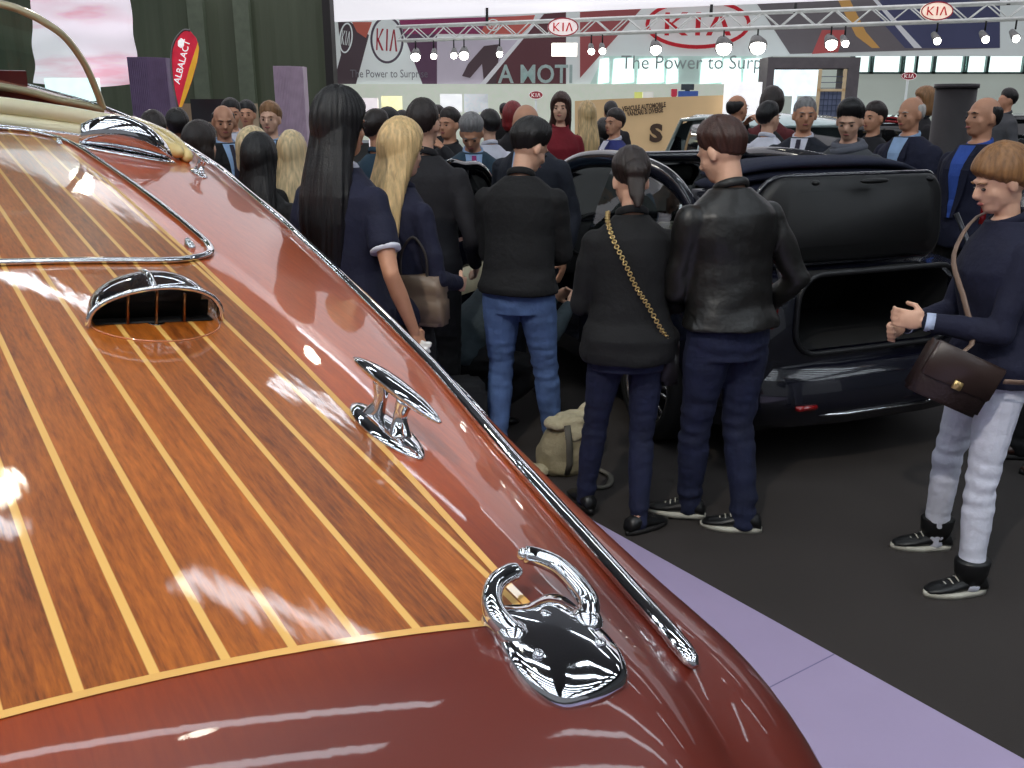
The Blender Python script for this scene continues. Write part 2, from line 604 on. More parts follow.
# fairlead at the stern corner
def chock(u, v, yaw, mir=1):
    r = thing_part('fairlead', u, v, yaw)
    SM = surf_matrix(u, v, yaw)
    out = [(-.082, -.050), (-.094, -.02), (-.094, .02), (-.082, .055), (-.035, .075), (.03, .066), (.062, .062), (.07, .04), (.06, 0), (.07, -.04), (.062, -.062), (.03, -.066), (-.04, -.068)]
    out = smooth_pts([V((x, y * mir, 0)) for x, y in out], 5, True)
    bm = bmesh.new()
    rings = []
    for z, k in ((-.012, 1.0), (.006, 1.0), (.013, .95), (.017, .85), (.02, .5), (.021, .05)):
        ring = []
        for p in out:
            q = SM.inverted() @ deck_at(u + p.x * k, v - p.y * k)
            ring.append(q + V((0, 0, z)))
        rings.append(ring)
    loft(bm, rings)
    obj('fairlead_plate', bm, CHROME, r)
    for s in (-1, 1):
        bm = bmesh.new()
        P = [(.010, s * .052, .012), (.028, s * .063, .020), (.052, s * .062, .026), (.078, s * .045, .029), (.092, s * .020, .030), (.094, s * .008, .029)]
        if s == -1 * mir:
            P[-1] = (.120, s * .014, .034); P[-2] = (.112, s * .032, .033); P[-3] = (.090, s * .052, .031)
        pts = smooth_pts(P, 5)
        n = len(pts)
        tube(bm, pts, [.0145 - .003 * (i / n) - (.006 if i == n - 1 else 0) for i in range(n)], 12)
        ball(bm, pts[0], (.022, .020, .014)); ball(bm, pts[-1], .0085)
        obj('fairlead_horn', bm, CHROME, r)
    for (x, y) in ((-.035, .042), (-.035, -.042), (.025, .0)):
        b_ = bmesh.new()
        ball(b_, (x, y, .019), (.007, .007, .003))
        obj('fixing_screw', b_, CHROME, r)
chock(.665, .735, R(-8), 1)
chock(.665, -.735, R(8), -1)

# domed chrome horn by the cockpit
r = thing_part('deck_horn', 3.86, 1.03, R(-95))
bm = bmesh.new()
rings = []
for i in range(13):
    t = i / 12
    rad = math.sin(PI * min(1, .12 + t * .86)) ** .6
    rings.append([V((-.17 + .34 * t, math.cos(a) * .062 * rad, .010 + .074 * rad * (1 + math.sin(a)) * .9)) for a in [2 * PI * k / 20 for k in range(20)]])
loft(bm, rings)
obj('horn_body', bm, CHROME, r)
bm = bmesh.new()
rings = [[V((math.cos(a) * .19 * k, math.sin(a) * .07 * k, z)) for a in [2 * PI * i / 28 for i in range(28)]] for z, k in ((0, 1), (.008, .95), (.012, .7))]
loft(bm, rings)
obj('horn_base', bm, CHROME, r)

# cockpit coaming: cream padded roll across, and along the side
bm = bmesh.new()
A = [(4.24, v) for v in (-1.1, -.8, -.4, 0, .3, .6, .85, 1.0, 1.09)]
for side in (1,):
    for dz, rr, du in ((.078, .036, .03), (.018, .034, -.0)):
        pts = smooth_pts([BP(4.26 + du, v, WC - CR * v * v * 1.3 + dz) for u, v in A], 5)
        tube(bm, pts, rr, 12, flat=(1.3, 1.0))
obj('cockpit_coaming', bm, CREAM, boat)
bm = bmesh.new()
pts = smooth_pts([BP(4.19, v, WC - CR * v * v * 1.2 + .006) for v in (-1.1, -.6, 0, .5, .8, 1.02)], 6)
tube(bm, pts, .012, 8)
obj('coaming_trim', bm, CHROME, boat)
for side in (1, -1):
    bm = bmesh.new()
    for dv, dz, rr in ((.0, .05, .03), (.075, .03, .03)):
        pts = smooth_pts([S(4.0, 1.72, side) + V((0, -dv * side * .4, dz - .02)), S(4.3, 1.66, side) + V((0, -dv * side, dz)), S(4.75, 1.6, side) + V((0, -dv * side, dz * .6))], 6)
        tube(bm, pts, [rr * .5] + [rr] * (len(pts) - 1), 10)
    obj('side_coaming', bm, mat('gold_trim', (220, 196, 130), rough=.25, coat=.6, var=.1), boat)
# interior: tub, bench, dash
bm = bmesh.new()
box(bm, BP(CKA + .02, 1.08, WC - .62), BP(CKB, -1.08, WC - .60))
box(bm, BP(CKA + .02, 1.0, WC - .6), BP(CKA + .06, -1.0, WC - .06))
box(bm, BP(CKB - .02, 1.05, WC - .6), BP(CKB + .02, -1.05, WC - .05))
obj('cockpit_lining', bm, DRED, boat, smooth=False)
bm = bmesh.new()
for s in (-1, 1):
    box(bm, BP(4.7, .5 + s * .46, WC - .5), BP(5.1, .5 + s * .46 - .8 * 1, WC - .2)) if s == 1 else box(bm, BP(4.7, -.05, WC - .5), BP(5.1, -.9, WC - .2))
bmesh.ops.bevel(bm, geom=bm.edges[:], offset=.04, segments=3)
obj('bench_seat', bm, CREAM, boat)
# windscreen
WSP = [(.988, -.035), (.961, .053), (.917, .165), (.845, .273), (.763, .335), (.69, .372), (.616, .395), (.4, .43), (.15, .45)]
def wsu(v, w): return 4.7 + .0 * v
right = [V((4.7 - .25 * w, v - V0, WC + w)) for v, w in WSP]
top = right + [V((p.x, -p.y, p.z)) for p in reversed(right)]
top = [BP(*p) for p in top]
spt = smooth_pts(top, 5)
bm = bmesh.new()
tube(bm, spt, .016, 10, flat=(1.6, 1))
obj('windscreen_frame', bm, mat('frame_gilt', (205, 192, 155), rough=.3, metal=.4, coat=.5), boat)
low = [(.99, -.045), (.9, -.02), (.80, .0), (.70, .03), (.577, .055), (.3, .09), (0, .105)]
lowr = [V((4.7, v - V0, WC + w)) for v, w in low]
lowp = [BP(*p) for p in lowr + [V((p.x, -p.y, p.z)) for p in reversed(lowr)]]
lows = smooth_pts(lowp, 5)
bm = bmesh.new()
tube(bm, lows, .014, 10, flat=(1.3, 1.2))
obj('windscreen_sill', bm, mat('sill_cream', (190, 180, 145), rough=.35, metal=.3), boat)
bm = bmesh.new()
a = [spt[int(i * (len(spt) - 1) / 40)] for i in range(41)]
b = [lows[int(i * (len(lows) - 1) / 40)] for i in range(41)]
loft(bm, [a, b], cap=False, closed=False)
gl = bpy.data.materials.new('windscreen_glass'); gl.use_nodes = True
nt = gl.node_tree
g1 = nt.nodes.new('ShaderNodeBsdfTransparent'); g1.inputs[0].default_value = (.80, .90, .86, 1)
g2 = nt.nodes.new('ShaderNodeBsdfGlossy'); g2.inputs['Roughness'].default_value = .02
fr = nt.nodes.new('ShaderNodeFresnel'); fr.inputs[0].default_value = 1.45
mx = nt.nodes.new('ShaderNodeMixShader')
nt.links.new(fr.outputs[0], mx.inputs[0]); nt.links.new(g1.outputs[0], mx.inputs[1]); nt.links.new(g2.outputs[0], mx.inputs[2])
nt.links.new(mx.outputs[0], nt.nodes['Material Output'].inputs[0])
GLASS = gl
obj('windscreen_pane', bm, gl, boat)
bm = bmesh.new()
dash = [[p + V((0.02, 0, 0)) for p in lows], [V((p.x + .05, p.y, WC + W0 - .14)) for p in lows]]
loft(bm, dash, cap=False, closed=False)
obj('dashboard', bm, DRED, boat)
# display plinth under the boat
b2 = V((BD.x, BD.y, 0)).normalized(); nr = V((b2.y, -b2.x, 0))
e0 = V((.22, 3.82, 0))
P1 = e0 + b2 * 7.5; P2 = e0 - b2 * 6.0
bm = bmesh.new()
cs = [P2, P1, P1 - nr * 4.6, P2 - nr * 4.6]
loft(bm, [[V((p.x, p.y, 0.001)) for p in cs], [V((p.x, p.y, .04)) for p in cs]])
seam = V((.77, 2.43, 0))
LIL = mat('lilac_board', (168, 154, 188), rough=.45, var=.03, scale=3)
pl = obj('display_plinth', bm, LIL, None, smooth=False)
tag(pl, 'low flat lilac display platform under the wooden boat', 'platform')
bm = bmesh.new()
for k in range(-3, 6):
    p = seam + b2 * (1.22 * k - ((seam - e0).dot(b2)) * 0)
    s_ = p + nr * ((e0 - p).dot(nr) - .002)
    t_ = s_ - nr * 4.55
    w_ = b2 * .0025
    vs = [bm.verts.new(V((q.x, q.y, .0406))) for q in (s_ + w_, s_ - w_, t_ - w_, t_ + w_)]
    bm.faces.new(vs)
obj('panel_joint', bm, mat('joint_grey', (120, 112, 150), rough=.6), pl, smooth=False)
# ------------------------------------------------------------------ CARS
def paint(name, col, rough=.25, metal=.3):
    return mat(name, col, rough=rough, metal=metal, coat=1, var=.03)
BLACKP = paint('midnight_paint', (10, 11, 24), metal=0)
RUBBER = mat('tyre_rubber', (14, 14, 15), rough=.75, bump=.1)
TRIM = mat('black_trim', (12, 12, 13), rough=.5)
TRIMG = mat('gloss_black', (8, 8, 9), rough=.12, coat=1)
INTB = mat('cabin_black', (16, 16, 18), rough=.8)
RIM = mat('alloy', (150, 148, 145), rough=.25, metal=.9)
CARGLASS = bpy.data.materials.new('car_glass'); CARGLASS.use_nodes = True
nt = CARGLASS.node_tree
g1 = nt.nodes.new('ShaderNodeBsdfTransparent'); g1.inputs[0].default_value = (.45, .5, .48, 1)
g2 = nt.nodes.new('ShaderNodeBsdfGlossy'); g2.inputs['Roughness'].default_value = .03
fr = nt.nodes.new('ShaderNodeFresnel'); fr.inputs[0].default_value = 1.5
mx = nt.nodes.new('ShaderNodeMixShader')
nt.links.new(fr.outputs[0], mx.inputs[0]); nt.links.new(g1.outputs[0], mx.inputs[1]); nt.links.new(g2.outputs[0], mx.inputs[2])
nt.links.new(mx.outputs[0], nt.nodes['Material Output'].inputs[0])

def lathe(bm, prof, axis='X', seg=32, closed=False):
    rings = []
    for k in range(seg):
        a = 2 * PI * k / seg
        rings.append([bm.verts.new((x, math.cos(a) * r, math.sin(a) * r)) for x, r in prof])
    n = len(prof)
    for k in range(seg):
        A, B = rings[k], rings[(k + 1) % seg]
        for i in range(n if closed else n - 1):
            bm.faces.new((A[i], A[(i + 1) % n], B[(i + 1) % n], B[i]))

def wheel(parent, loc, side, r=.315, rimr=.225, w=.2, detail=True):
    "side -1: outer face towards -x"
    bm = bmesh.new()
    lathe(bm, [(-w / 2, rimr), (-w / 2 - .004, rimr + .03), (-w / 2 + .01, r - .02), (-w / 2 + .03, r), (w / 2 - .03, r), (w / 2 - .01, r - .02), (w / 2, rimr)], closed=True)
    o = obj('wheel', bm, RUBBER, parent)
    o.location = loc; o.rotation_euler = (0, 0, 0 if side < 0 else PI)
    bm = bmesh.new()
    lathe(bm, [(-w / 2 + .005, rimr + .004), (-w / 2 - .004, rimr), (-w / 2 + .006, rimr - .014), (-w / 2 + .05, rimr - .022), (w / 2, rimr - .022), (w / 2, rimr + .002)], closed=True)
    rim = obj('wheel_rim', bm, RIM, o)
    if detail:
        for k in range(16):
            a = 2 * PI * (k // 2) / 8 + (.13 if k % 2 else -.13)
            bm = bmesh.new()
            M = Matrix.Rotation(a, 4, 'X')
            vs = []
            rings = []
            for rr, hw, x in ((.03, .011, -w / 2 + .012), (.12, .008, -w / 2 + .006), (rimr - .012, .009, -w / 2 + .012)):
                rings.append([M @ V((x + dx, hw * dy, rr)) for dx, dy in ((0, -1), (0, 1), (.02, .7), (.02, -.7))])
            loft(bm, rings)
            obj('wheel_spoke', bm, RIM, o)
        bm = bmesh.new()
        lathe(bm, [(-w / 2 - .006, .0005), (-w / 2 - .004, .03), (-w / 2 + .012, .045), (-w / 2 + .04, .048), (-w / 2 + .04, .0005)])
        obj('wheel_hub', bm, mat('hub_cap', (185, 170, 130), rough=.3, metal=.8), o)
    bm = bmesh.new()
    lathe(bm, [(-w / 2 + .06, .0005), (-w / 2 + .06, rimr - .02), (-w / 2 + .09, rimr - .02), (-w / 2 + .09, .0005)])
    obj('brake_disc', bm, mat('brake_dark', (40, 40, 42), rough=.5, metal=.6), o)
    return o

def car_section(y, L, W, zb, hood, rear_y, ncs=None):
    pass

def body_loft(stations, prof):
    "stations: (y, halfwidth, ztop, zbelt, zbot)"
    rings = []
    for y, hw, zt, zbelt, zbot in stations:
        half = [(0, zbot), (hw * .82, zbot), (hw * .95, zbot + .05), (hw * .995, zbot + .18), (hw, (zbot + zbelt) / 2), (hw * .985, zbelt - .12), (hw * .955, zbelt - .02), (hw * .90, zbelt + (zt - zbelt) * .45), (hw * .78, zbelt + (zt - zbelt) * .8), (hw * .45, zt - .004), (0, zt)]
        ring = [V((x, y, z)) for x, z in half] + [V((-x, y, z)) for x, z in reversed(half[1:-1])]
        rings.append(ring)
    return rings

def boolean(me, cutters):
    mods = []
    obs = []
    for c in cutters:
        bmesh.ops.recalc_face_normals(c, faces=c.faces)
        m2 = bpy.data.meshes.new('cut'); c.to_mesh(m2); c.free()
        o = bpy.data.objects.new('cut', m2); WS.collection.objects.link(o); obs.append(o)
        mods.append(('BOOLEAN', dict(operation='DIFFERENCE', object=o, solver='EXACT')))
    out = evaluated(me, mods)
    for o in obs: bpy.data.objects.remove(o)
    out.materials.clear()
    return out

def cyl_x(bm, x0, x1, y, z, r, seg=32):
    bmesh.ops.create_cone(bm, cap_ends=True, segments=seg, radius1=r, radius2=r, depth=abs(x1 - x0), matrix=Matrix.Translation(((x0 + x1) / 2, y, z)) @ Matrix.Rotation(PI / 2, 4, 'Y'))

def rrect(w, h, r, n=6, y=0., cx=0., cz=0.):
    pts = []
    for qx, qz, a0 in ((1, 1, 0), (-1, 1, 90), (-1, -1, 180), (1, -1, 270)):
        for k in range(n + 1):
            a = R(a0 + 90 * k / n)
            pts.append(V((cx + qx * (w / 2 - r) + math.cos(a) * r, y, cz + qz * (h / 2 - r) + math.sin(a) * r)))
    return pts

CYAW = R(22)
cax = V((-math.sin(CYAW), math.cos(CYAW), 0)); crt = V((math.cos(CYAW), math.sin(CYAW), 0))
crear = V((.99, 4.1, 0)) + crt * .86
car = thing('convertible_car', 'glossy midnight black convertible with boot lid raised and fabric roof folded back', 'car', crear, CYAW)
L_ = 3.95
ST = [(0.0, .70, .90, .84, .34), (.03, .76, .94, .86, .26), (.10, .81, .98, .88, .21), (.3, .85, 1.0, .90, .19), (.7, .865, 1.0, .91, .18), (1.2, .86, .99, .91, .18), (2.0, .86, .985, .92, .18), (2.6, .86, .985, .93, .18), (2.85, .86, .98, .90, .18), (3.2, .85, .93, .83, .18), (3.6, .80, .84, .72, .18), (3.85, .70, .72, .62, .20), (3.93, .60, .60, .52, .26), (3.95, .55, .52, .48, .3)]
bm = bmesh.new(); loft(bm, body_loft(ST, None))
bmesh.ops.recalc_face_normals(bm, faces=bm.faces)
me = bpy.data.meshes.new('b'); bm.to_mesh(me); bm.free()
cuts = []
for y in (.72, 3.17):
    for s in (-1, 1):
        c = bmesh.new(); cyl_x(c, s * .62, s * 1.1, y, .315, .36); cuts.append(c)
c = bmesh.new(); box(c, (-.70, 1.0, .32), (.70, 2.72, 1.3)); bmesh.ops.bevel(c, geom=c.edges[:], offset=.06, segments=3); cuts.append(c)   # cabin
c = bmesh.new(); box(c, (-.95, 1.55, .36), (-.6, 2.58, 1.3)); bmesh.ops.bevel(c, geom=c.edges[:], offset=.05, segments=3); cuts.append(c)  # doorway
c = bmesh.new(); loft(c, [rrect(.98, .38, .13, y=-.2, cz=.80), rrect(.9, .34, .12, y=.75, cz=.80)]); cuts.append(c)  # boot
me = boolean(me, cuts)
o = mesh_obj('car_body', me, BLACKP, car, True)
for e in me.edges: pass
bmx = bmesh.new(); bmx.from_mesh(me)
for e in bmx.edges:
    if len(e.link_faces) == 2 and e.calc_face_angle(0) > R(35): e.smooth = False
bmx.to_mesh(me); bmx.free()
# boot liner + rubber seal
bm = bmesh.new()
loft(bm, [rrect(.96, .365, .125, y=.04, cz=.80), rrect(.88, .32, .11, y=.74, cz=.80)], cap=False)
bm.faces.new([bm.verts.new(p) for p in rrect(.88, .32, .11, y=.74, cz=.80)])
obj('boot_lining', bm, mat('boot_carpet', (12, 12, 13), rough=.95), car)
bm = bmesh.new(); tube(bm, rrect(.98, .385, .13, y=-.004, cz=.80), .014, 8, closed=True)
obj('boot_seal', bm, mat('seal', (26, 26, 28), rough=.45), car)
# bumper ledge and lower diffuser
bm = bmesh.new()
rings = []
for x, yy in ((-.80, .22), (-.74, .06), (-.55, -.06), (-.25, -.10), (.25, -.10), (.55, -.06), (.74, .06), (.80, .22)):
    rings.append([V((x, yy + .10, .26)), V((x, yy - .01, .28)), V((x, yy - .02, .40)), V((x, yy - .005, .50)), V((x, yy + .03, .555)), V((x, yy + .14, .57)), V((x, yy + .14, .26))])
loft(bm, rings)
obj('rear_bumper', bm, BLACKP, car)
bm = bmesh.new()
tube(bm, [(-.55, -.055, .33), (-.25, -.115, .325), (.25, -.115, .325), (.55, -.055, .33)], .008, 8)
obj('bumper_chrome_strip', bm, CHROME, car)
for s in (-1, 1):
    bm = bmesh.new(); box(bm, (s * .46 - .055, -.11, .365), (s * .46 + .055, -.06, .385)); bmesh.ops.bevel(bm, geom=bm.edges[:], offset=.006, segments=2)
    obj('fog_reflector', bm, mat('reflector', (120, 14, 18), rough=.2, coat=1, emit=.12), car)
# rear lamps
RED = mat('tail_lamp', (120, 12, 18), rough=.15, coat=1, emit=.06)
for s in (-1, 1):
    bm = bmesh.new()
    loft(bm, [[V((s * .60, -.005, .76)), V((s * .60, -.005, .96)), V((s * .66, .06, .97)), V((s * .66, .06, .75))], [V((s * .75, .02, .70)), V((s * .77, .04, .96)), V((s * .80, .10, .96)), V((s * .80, .10, .70))], [V((s * .83, .16, .72)), V((s * .83, .18, .93)), V((s * .82, .24, .92)), V((s * .82, .24, .74))]])
    bmesh.ops.bevel(bm, geom=bm.edges[:], offset=.012, segments=2)
    obj('tail_lamp', bm, RED, car)
# raised boot lid, standing above the opening with its lining towards us
lidm = Matrix.Translation((0, .13, 1.02)) @ Matrix.Rotation(R(-6), 4, 'X')
bm = bmesh.new()
w_, h_ = 1.14, .44
a = rrect(w_, h_, .12, y=.0, cz=h_ / 2); b = rrect(w_ * .99, h_ * .98, .12, y=-.02, cz=h_ / 2); c3 = rrect(w_ * .92, h_ * .9, .10, y=-.035, cz=h_ / 2); d3 = rrect(w_ * .84, h_ * .74, .08, y=-.03, cz=h_ / 2 + .0); e3 = rrect(w_ * .8, h_ * .66, .07, y=-.045, cz=h_ / 2)
def arch(p): return V((p.x, p.y + .10 * (p.x / .57) ** 2, p.z - .05 * (p.x / .57) ** 2 * (p.z > h_ / 2)))
bm2 = bmesh.new()
rb = [[lidm @ arch(p) for p in rr] for rr in (rrect(w_ * .97, h_ * .95, .12, y=.05, cz=h_ / 2), a, b, c3, d3, e3)]
loft(bm2, rb)
bm.free()
lid = obj('boot_lid', bm2, [mat('lid_lining', (15, 15, 16), rough=.5)], car)
bm = bmesh.new(); tube(bm, [lidm @ arch(p) for p in rrect(w_ + .01, h_ + .01, .12, y=.012, cz=h_ / 2)], .013, 8, closed=True)
obj('boot_lid_edge', bm, BLACKP, car)
for x in (-.35, .0, .35):
    bm = bmesh.new(); ball(bm, lidm @ V((x, -.05, h_ * .86)), (.09 if x == 0 else .02, .02, .014))
    obj('lid_catch', bm, TRIM, lid)
for s in (-1, 1):
    bm = bmesh.new(); tube(bm, [(s * .57, .02, .80), (s * .60, -.01, .98), (s * .575, .14, 1.22)], .013, 8)
    obj('boot_hinge_arm', bm, mat('strut_grey', (90, 90, 95), rough=.3, metal=.7), car)
bm = bmesh.new()
tube(bm, [(.60, .0, 1.18), (.625, .02, 1.26), (.62, .05, 1.33)], .016, 8)
obj('lid_side_lamp', bm, RED, car)
bm = bmesh.new()
tube(bm, [(.59, -.02, 1.0), (.61, -.02, 1.06)], .02, 8)
obj('lid_latch_lamp', bm, RED, car)
# folded fabric roof stacked behind the seats
FAB = mat('navy_roof_canvas', (26, 30, 52), rough=.85, bump=.3, bscale=200)
for k, (z, y, hw) in enumerate(((1.36, .62, .60), (1.415, .60, .62), (1.465, .58, .60))):
    bm = bmesh.new()
    rings = []
    for i in range(15):
        x = hw * (i / 14 * 2 - 1)
        e = (abs(x) / hw) ** 4
        rings.append([V((x, y + .16 * math.cos(a) * (1 - .2 * e), z - .05 * e + .034 * math.sin(a) * (1 - .4 * e))) for a in [2 * PI * q / 14 for q in range(14)]])
    loft(bm, rings)
    obj('folded_roof_fold', bm, FAB, car)
bm = bmesh.new()
loft(bm, [[V((x, .40 + .06 * (x / .6) ** 2, z)) for x in (-.60, -.3, 0, .3, .60)] + [V((x, .78, z)) for x in (.6, .3, 0, -.3, -.6)] for z in (1.0, 1.33)])
obj('roof_rear_panel', bm, mat('silver_panel', (95, 98, 105), rough=.3, metal=.4), car)
bm = bmesh.new()
box(bm, (-.2, .37, 1.27), (.2, .40, 1.30)); bmesh.ops.bevel(bm, geom=bm.edges[:], offset=.006, segments=2)
obj('brake_light', bm, mat('brake_light', (225, 40, 30), rough=.3, emit=.5), car)
# side rails of the roof, windscreen, glass
def rail_pts(s):
    return [V((s * .70, .45, 1.0)), V((s * .665, .62, 1.2)), V((s * .62, .95, 1.36)), V((s * .60, 1.4, 1.43)), V((s * .60, 1.85, 1.43)), V((s * .62, 2.2, 1.37)), V((s * .66, 2.55, 1.19)), V((s * .72, 2.95, .95))]
for s in (-1, 1):
    bm = bmesh.new()
    pts = smooth_pts(rail_pts(s), 6)
    tube(bm, pts, [.05] * len(pts), 10, flat=(.55, 1.1))
    obj('roof_rail', bm, BLACKP, car)
    bm = bmesh.new()
    n = len(pts)
    a = pts; b = [V((s * .80, p.y, .95)) for p in pts]
    loft(bm, [a, b], cap=False, closed=False)
    keep = [f for f in bm.faces]
    if s == -1:
        dele = [f for f in bm.faces if 1.6 < f.calc_center_median().y]
        bmesh.ops.delete(bm, geom=dele, context='FACES')
    obj('side_window', bm, CARGLASS, car)
    bm = bmesh.new()
    tube(bm, [(s * .81, .5, .965), (s * .84, 1.3, .955), (s * .84, 2.2, .955), (s * .79, 2.9, .955)], .008, 6)
    if s == 1: obj('window_chrome_strip', bm, CHROME, car)
    else: bm.free()
bm = bmesh.new()
wl, wr = smooth_pts(rail_pts(-1)[4:], 6), smooth_pts(rail_pts(1)[4:], 6)
rows = []
for p, q in zip(wl, wr):
    rows.append([p.lerp(q, t) + V((0, .10 * math.sin(PI * t), .0)) for t in [i / 10 for i in range(11)]])
rows = rows[4:]
loft(bm, rows, cap=False, closed=False)
obj('windscreen', bm, CARGLASS, car)
bm = bmesh.new()
tube(bm, [wl[3].lerp(wr[3], t) + V((0, .10 * math.sin(PI * t) - .02, .01)) for t in [i / 10 for i in range(11)]], .035, 8)
obj('windscreen_header', bm, BLACKP, car)
for s in (-1, 1):
    bm = bmesh.new()
    loft(bm, [[V((s * .36 - .24, 1.35, .45)), V((s * .36 + .24, 1.35, .45)), V((s * .36 + .24, 1.9, .5)), V((s * .36 - .24, 1.9, .5))], [V((s * .36 - .24, 1.33, .6)), V((s * .36 + .24, 1.33, .6)), V((s * .36 + .24, 1.9, .62)), V((s * .36 - .24, 1.9, .62))]])
    loft(bm, [[V((s * .36 - .22, 1.32, .58)), V((s * .36 + .22, 1.32, .58)), V((s * .36 + .22, 1.45, .58)), V((s * .36 - .22, 1.45, .58))], [V((s * .36 - .17, 1.16, 1.1)), V((s * .36 + .17, 1.16, 1.1)), V((s * .36 + .17, 1.26, 1.1)), V((s * .36 - .17, 1.26, 1.1))]])
    bmesh.ops.bevel(bm, geom=bm.edges[:], offset=.03, segments=2)
    st = obj('front_seat', bm, mat('seat_leather', (150, 140, 118), rough=.5), car)
    bm = bmesh.new(); box(bm, (s * .36 - .12, 1.13, 1.12), (s * .36 + .12, 1.22, 1.27)); bmesh.ops.bevel(bm, geom=bm.edges[:], offset=.03, segments=3)
    obj('headrest', bm, INTB, st)
bm = bmesh.new(); box(bm, (-.68, 2.5, .6), (.68, 2.75, .93)); bmesh.ops.bevel(bm, geom=bm.edges[:], offset=.05, segments=3)
obj('dashboard', bm, INTB, car)
bm = bmesh.new(); lathe(bm, [(-.012, .165), (0, .178), (.012, .165), (0, .155)], closed=True)
sw = obj('steering_wheel', bm, TRIM, car); sw.location = (-.36, 2.42, .88); sw.rotation_euler = (0, R(-25), PI / 2)
for y in (.72, 3.17):
    for s in (-1, 1):
        wheel(car, (s * .765, y, .315), s)
# open front door
hinge = V((-.865, 2.60, 0))
door = bpy.data.objects.new('front_door', bpy.data.meshes.new('front_door')); C.objects.link(door); door.parent = car
door.location = hinge; door.rotation_euler = (0, 0, R(-50))
bm = bmesh.new()
loft(bm, [[V((x - .01, -.02, z)) for x, z in ((0, .25), (.07, .25), (.09, .6), (.07, .94), (0, .96), (-.02, .6))], [V((x, -1.08, z)) for x, z in ((0, .27), (.07, .27), (.09, .6), (.07, .94), (0, .96), (-.02, .6))]])
bmesh.ops.bevel(bm, geom=bm.edges[:], offset=.01, segments=2)
bmesh.ops.recalc_face_normals(bm, faces=bm.faces); bm.to_mesh(door.data); bm.free(); door.data.materials.append(BLACKP)
bm = bmesh.new(); box(bm, (.085, -.95, .62), (.115, -.12, .78)); bmesh.ops.bevel(bm, geom=bm.edges[:], offset=.012, segments=2)
obj('door_lining', bm, mat('door_beige', (196, 188, 160), rough=.5, emit=.08), door)
bm = bmesh.new()
fp = smooth_pts([(.03, -.02, .95), (.06, -.32, 1.18), (.10, -.60, 1.37), (.11, -.85, 1.40), (.10, -1.06, 1.385), (.05, -1.08, .95)], 5)
tube(bm, fp, .022, 8, flat=(.7, 1.2))
obj('door_window_frame', bm, TRIMG, door)
bm = bmesh.new()
cen = [V((.05, p.y, .96)) for p in fp]
loft(bm, [fp, cen], cap=False, closed=False)
obj('door_glass', bm, CARGLASS, door)

# simple parked show cars in the background
def show_car(label, col, loc, yaw, H=1.5, L=4.3, W=1.8, group=None):
    root = thing('parked_car', label, 'car', loc, yaw, group)
    pm = paint('paint_%d_%d_%d' % col, col)
    k = L / 3.95
    hw = W / 1.72
    bm = bmesh.new()
    loft(bm, body_loft([(y * k - L / 2, h * hw, zt, zb, zo) for y, h, zt, zb, zo in ST], None))
    bmesh.ops.recalc_face_normals(bm, faces=bm.faces)
    me = bpy.data.meshes.new('b'); bm.to_mesh(me); bm.free()
    cuts = []
    for y in (.72, 3.17):
        for s in (-1, 1):
            c = bmesh.new(); cyl_x(c, s * .66 * hw, s * 1.2, y * k - L / 2, .32, .36); cuts.append(c)
    me = boolean(me, cuts)
    mesh_obj('car_body', me, pm, root)
    zr = H
    G = [(-L / 2 + .12, .95, .72), (-L / 2 + .45, zr - .10, .60), (-L / 2 + 1.0, zr, .60), (0.1, zr, .60), (.55, zr - .07, .62), (L / 2 - 1.15, .95, .76)]
    def gr(y, z, hwid, inset=0.):
        return [V((-.76 * hw, y, .93)), V((-hwid * hw - .02, y, z - .05)), V((-hwid * hw * .9, y, z)), V((0, y, z + .02)), V((hwid * hw * .9, y, z)), V((hwid * hw + .02, y, z - .05)), V((.76 * hw, y, .93))]
    bm = bmesh.new(); loft(bm, [gr(*g) for g in G])
    obj('cabin_glass', bm, mat('dark_glass', (16, 20, 22), rough=.06, coat=1), root)
    bm = bmesh.new()
    loft(bm, [[V((x, y, z + (.03 if abs(x) < .1 else 0) + .012)) for x in (-wd * hw, -wd * hw * .5, 0, wd * hw * .5, wd * hw)] + [V((x, y, z - .03)) for x in (wd * hw, 0, -wd * hw)] for y, z, wd in ((-L / 2 + .40, zr - .09, .58), (-L / 2 + 1.0, zr, .60), (.1, zr, .60), (.5, zr - .05, .60))])
    obj('roof_panel', bm, pm, root)
    for s in (-1, 1):
        bm = bmesh.new()
        tube(bm, [(s * .78 * hw, L / 2 - 1.1, .94), (s * .64 * hw, .52, zr - .06), (s * .62 * hw, -.4, zr - .02), (s * .63 * hw, -L / 2 + .55, zr - .12), (s * .76 * hw, -L / 2 + .1, .94)], .03, 6)
        obj('window_pillar', bm, pm, root)
        bm = bmesh.new(); tube(bm, [(s * .63 * hw, -.35, zr - .03), (s * .79 * hw, -.4, .93)], .025, 6); obj('window_pillar', bm, pm, root)
        bm = bmesh.new(); ball(bm, (s * (.95 * hw), L / 2 - 1.3, 1.0), (.12, .07, .08)); obj('wing_mirror', bm, pm, root)
        bm = bmesh.new(); ball(bm, (s * .62 * hw, L / 2 - .12, .66), (.16, .1, .07)); obj('headlamp', bm, mat('headlamp', (235, 238, 240), rough=.1, coat=1, emit=.6), root)
        bm = bmesh.new(); ball(bm, (s * .70 * hw, -L / 2 + .05, .80), (.12, .07, .10)); obj('tail_lamp', bm, RED, root)
        for y in (.72, 3.17):
            wheel(root, (s * .79 * hw, y * k - L / 2, .315), s, detail=False)
    bm = bmesh.new(); box(bm, (-.45, L / 2 - .04, .42), (.45, L / 2 + .02, .56)); bmesh.ops.bevel(bm, geom=bm.edges[:], offset=.02, segments=2)
    obj('front_grille', bm, TRIM, root)
    return root
p = at(712, 150, 12.6)
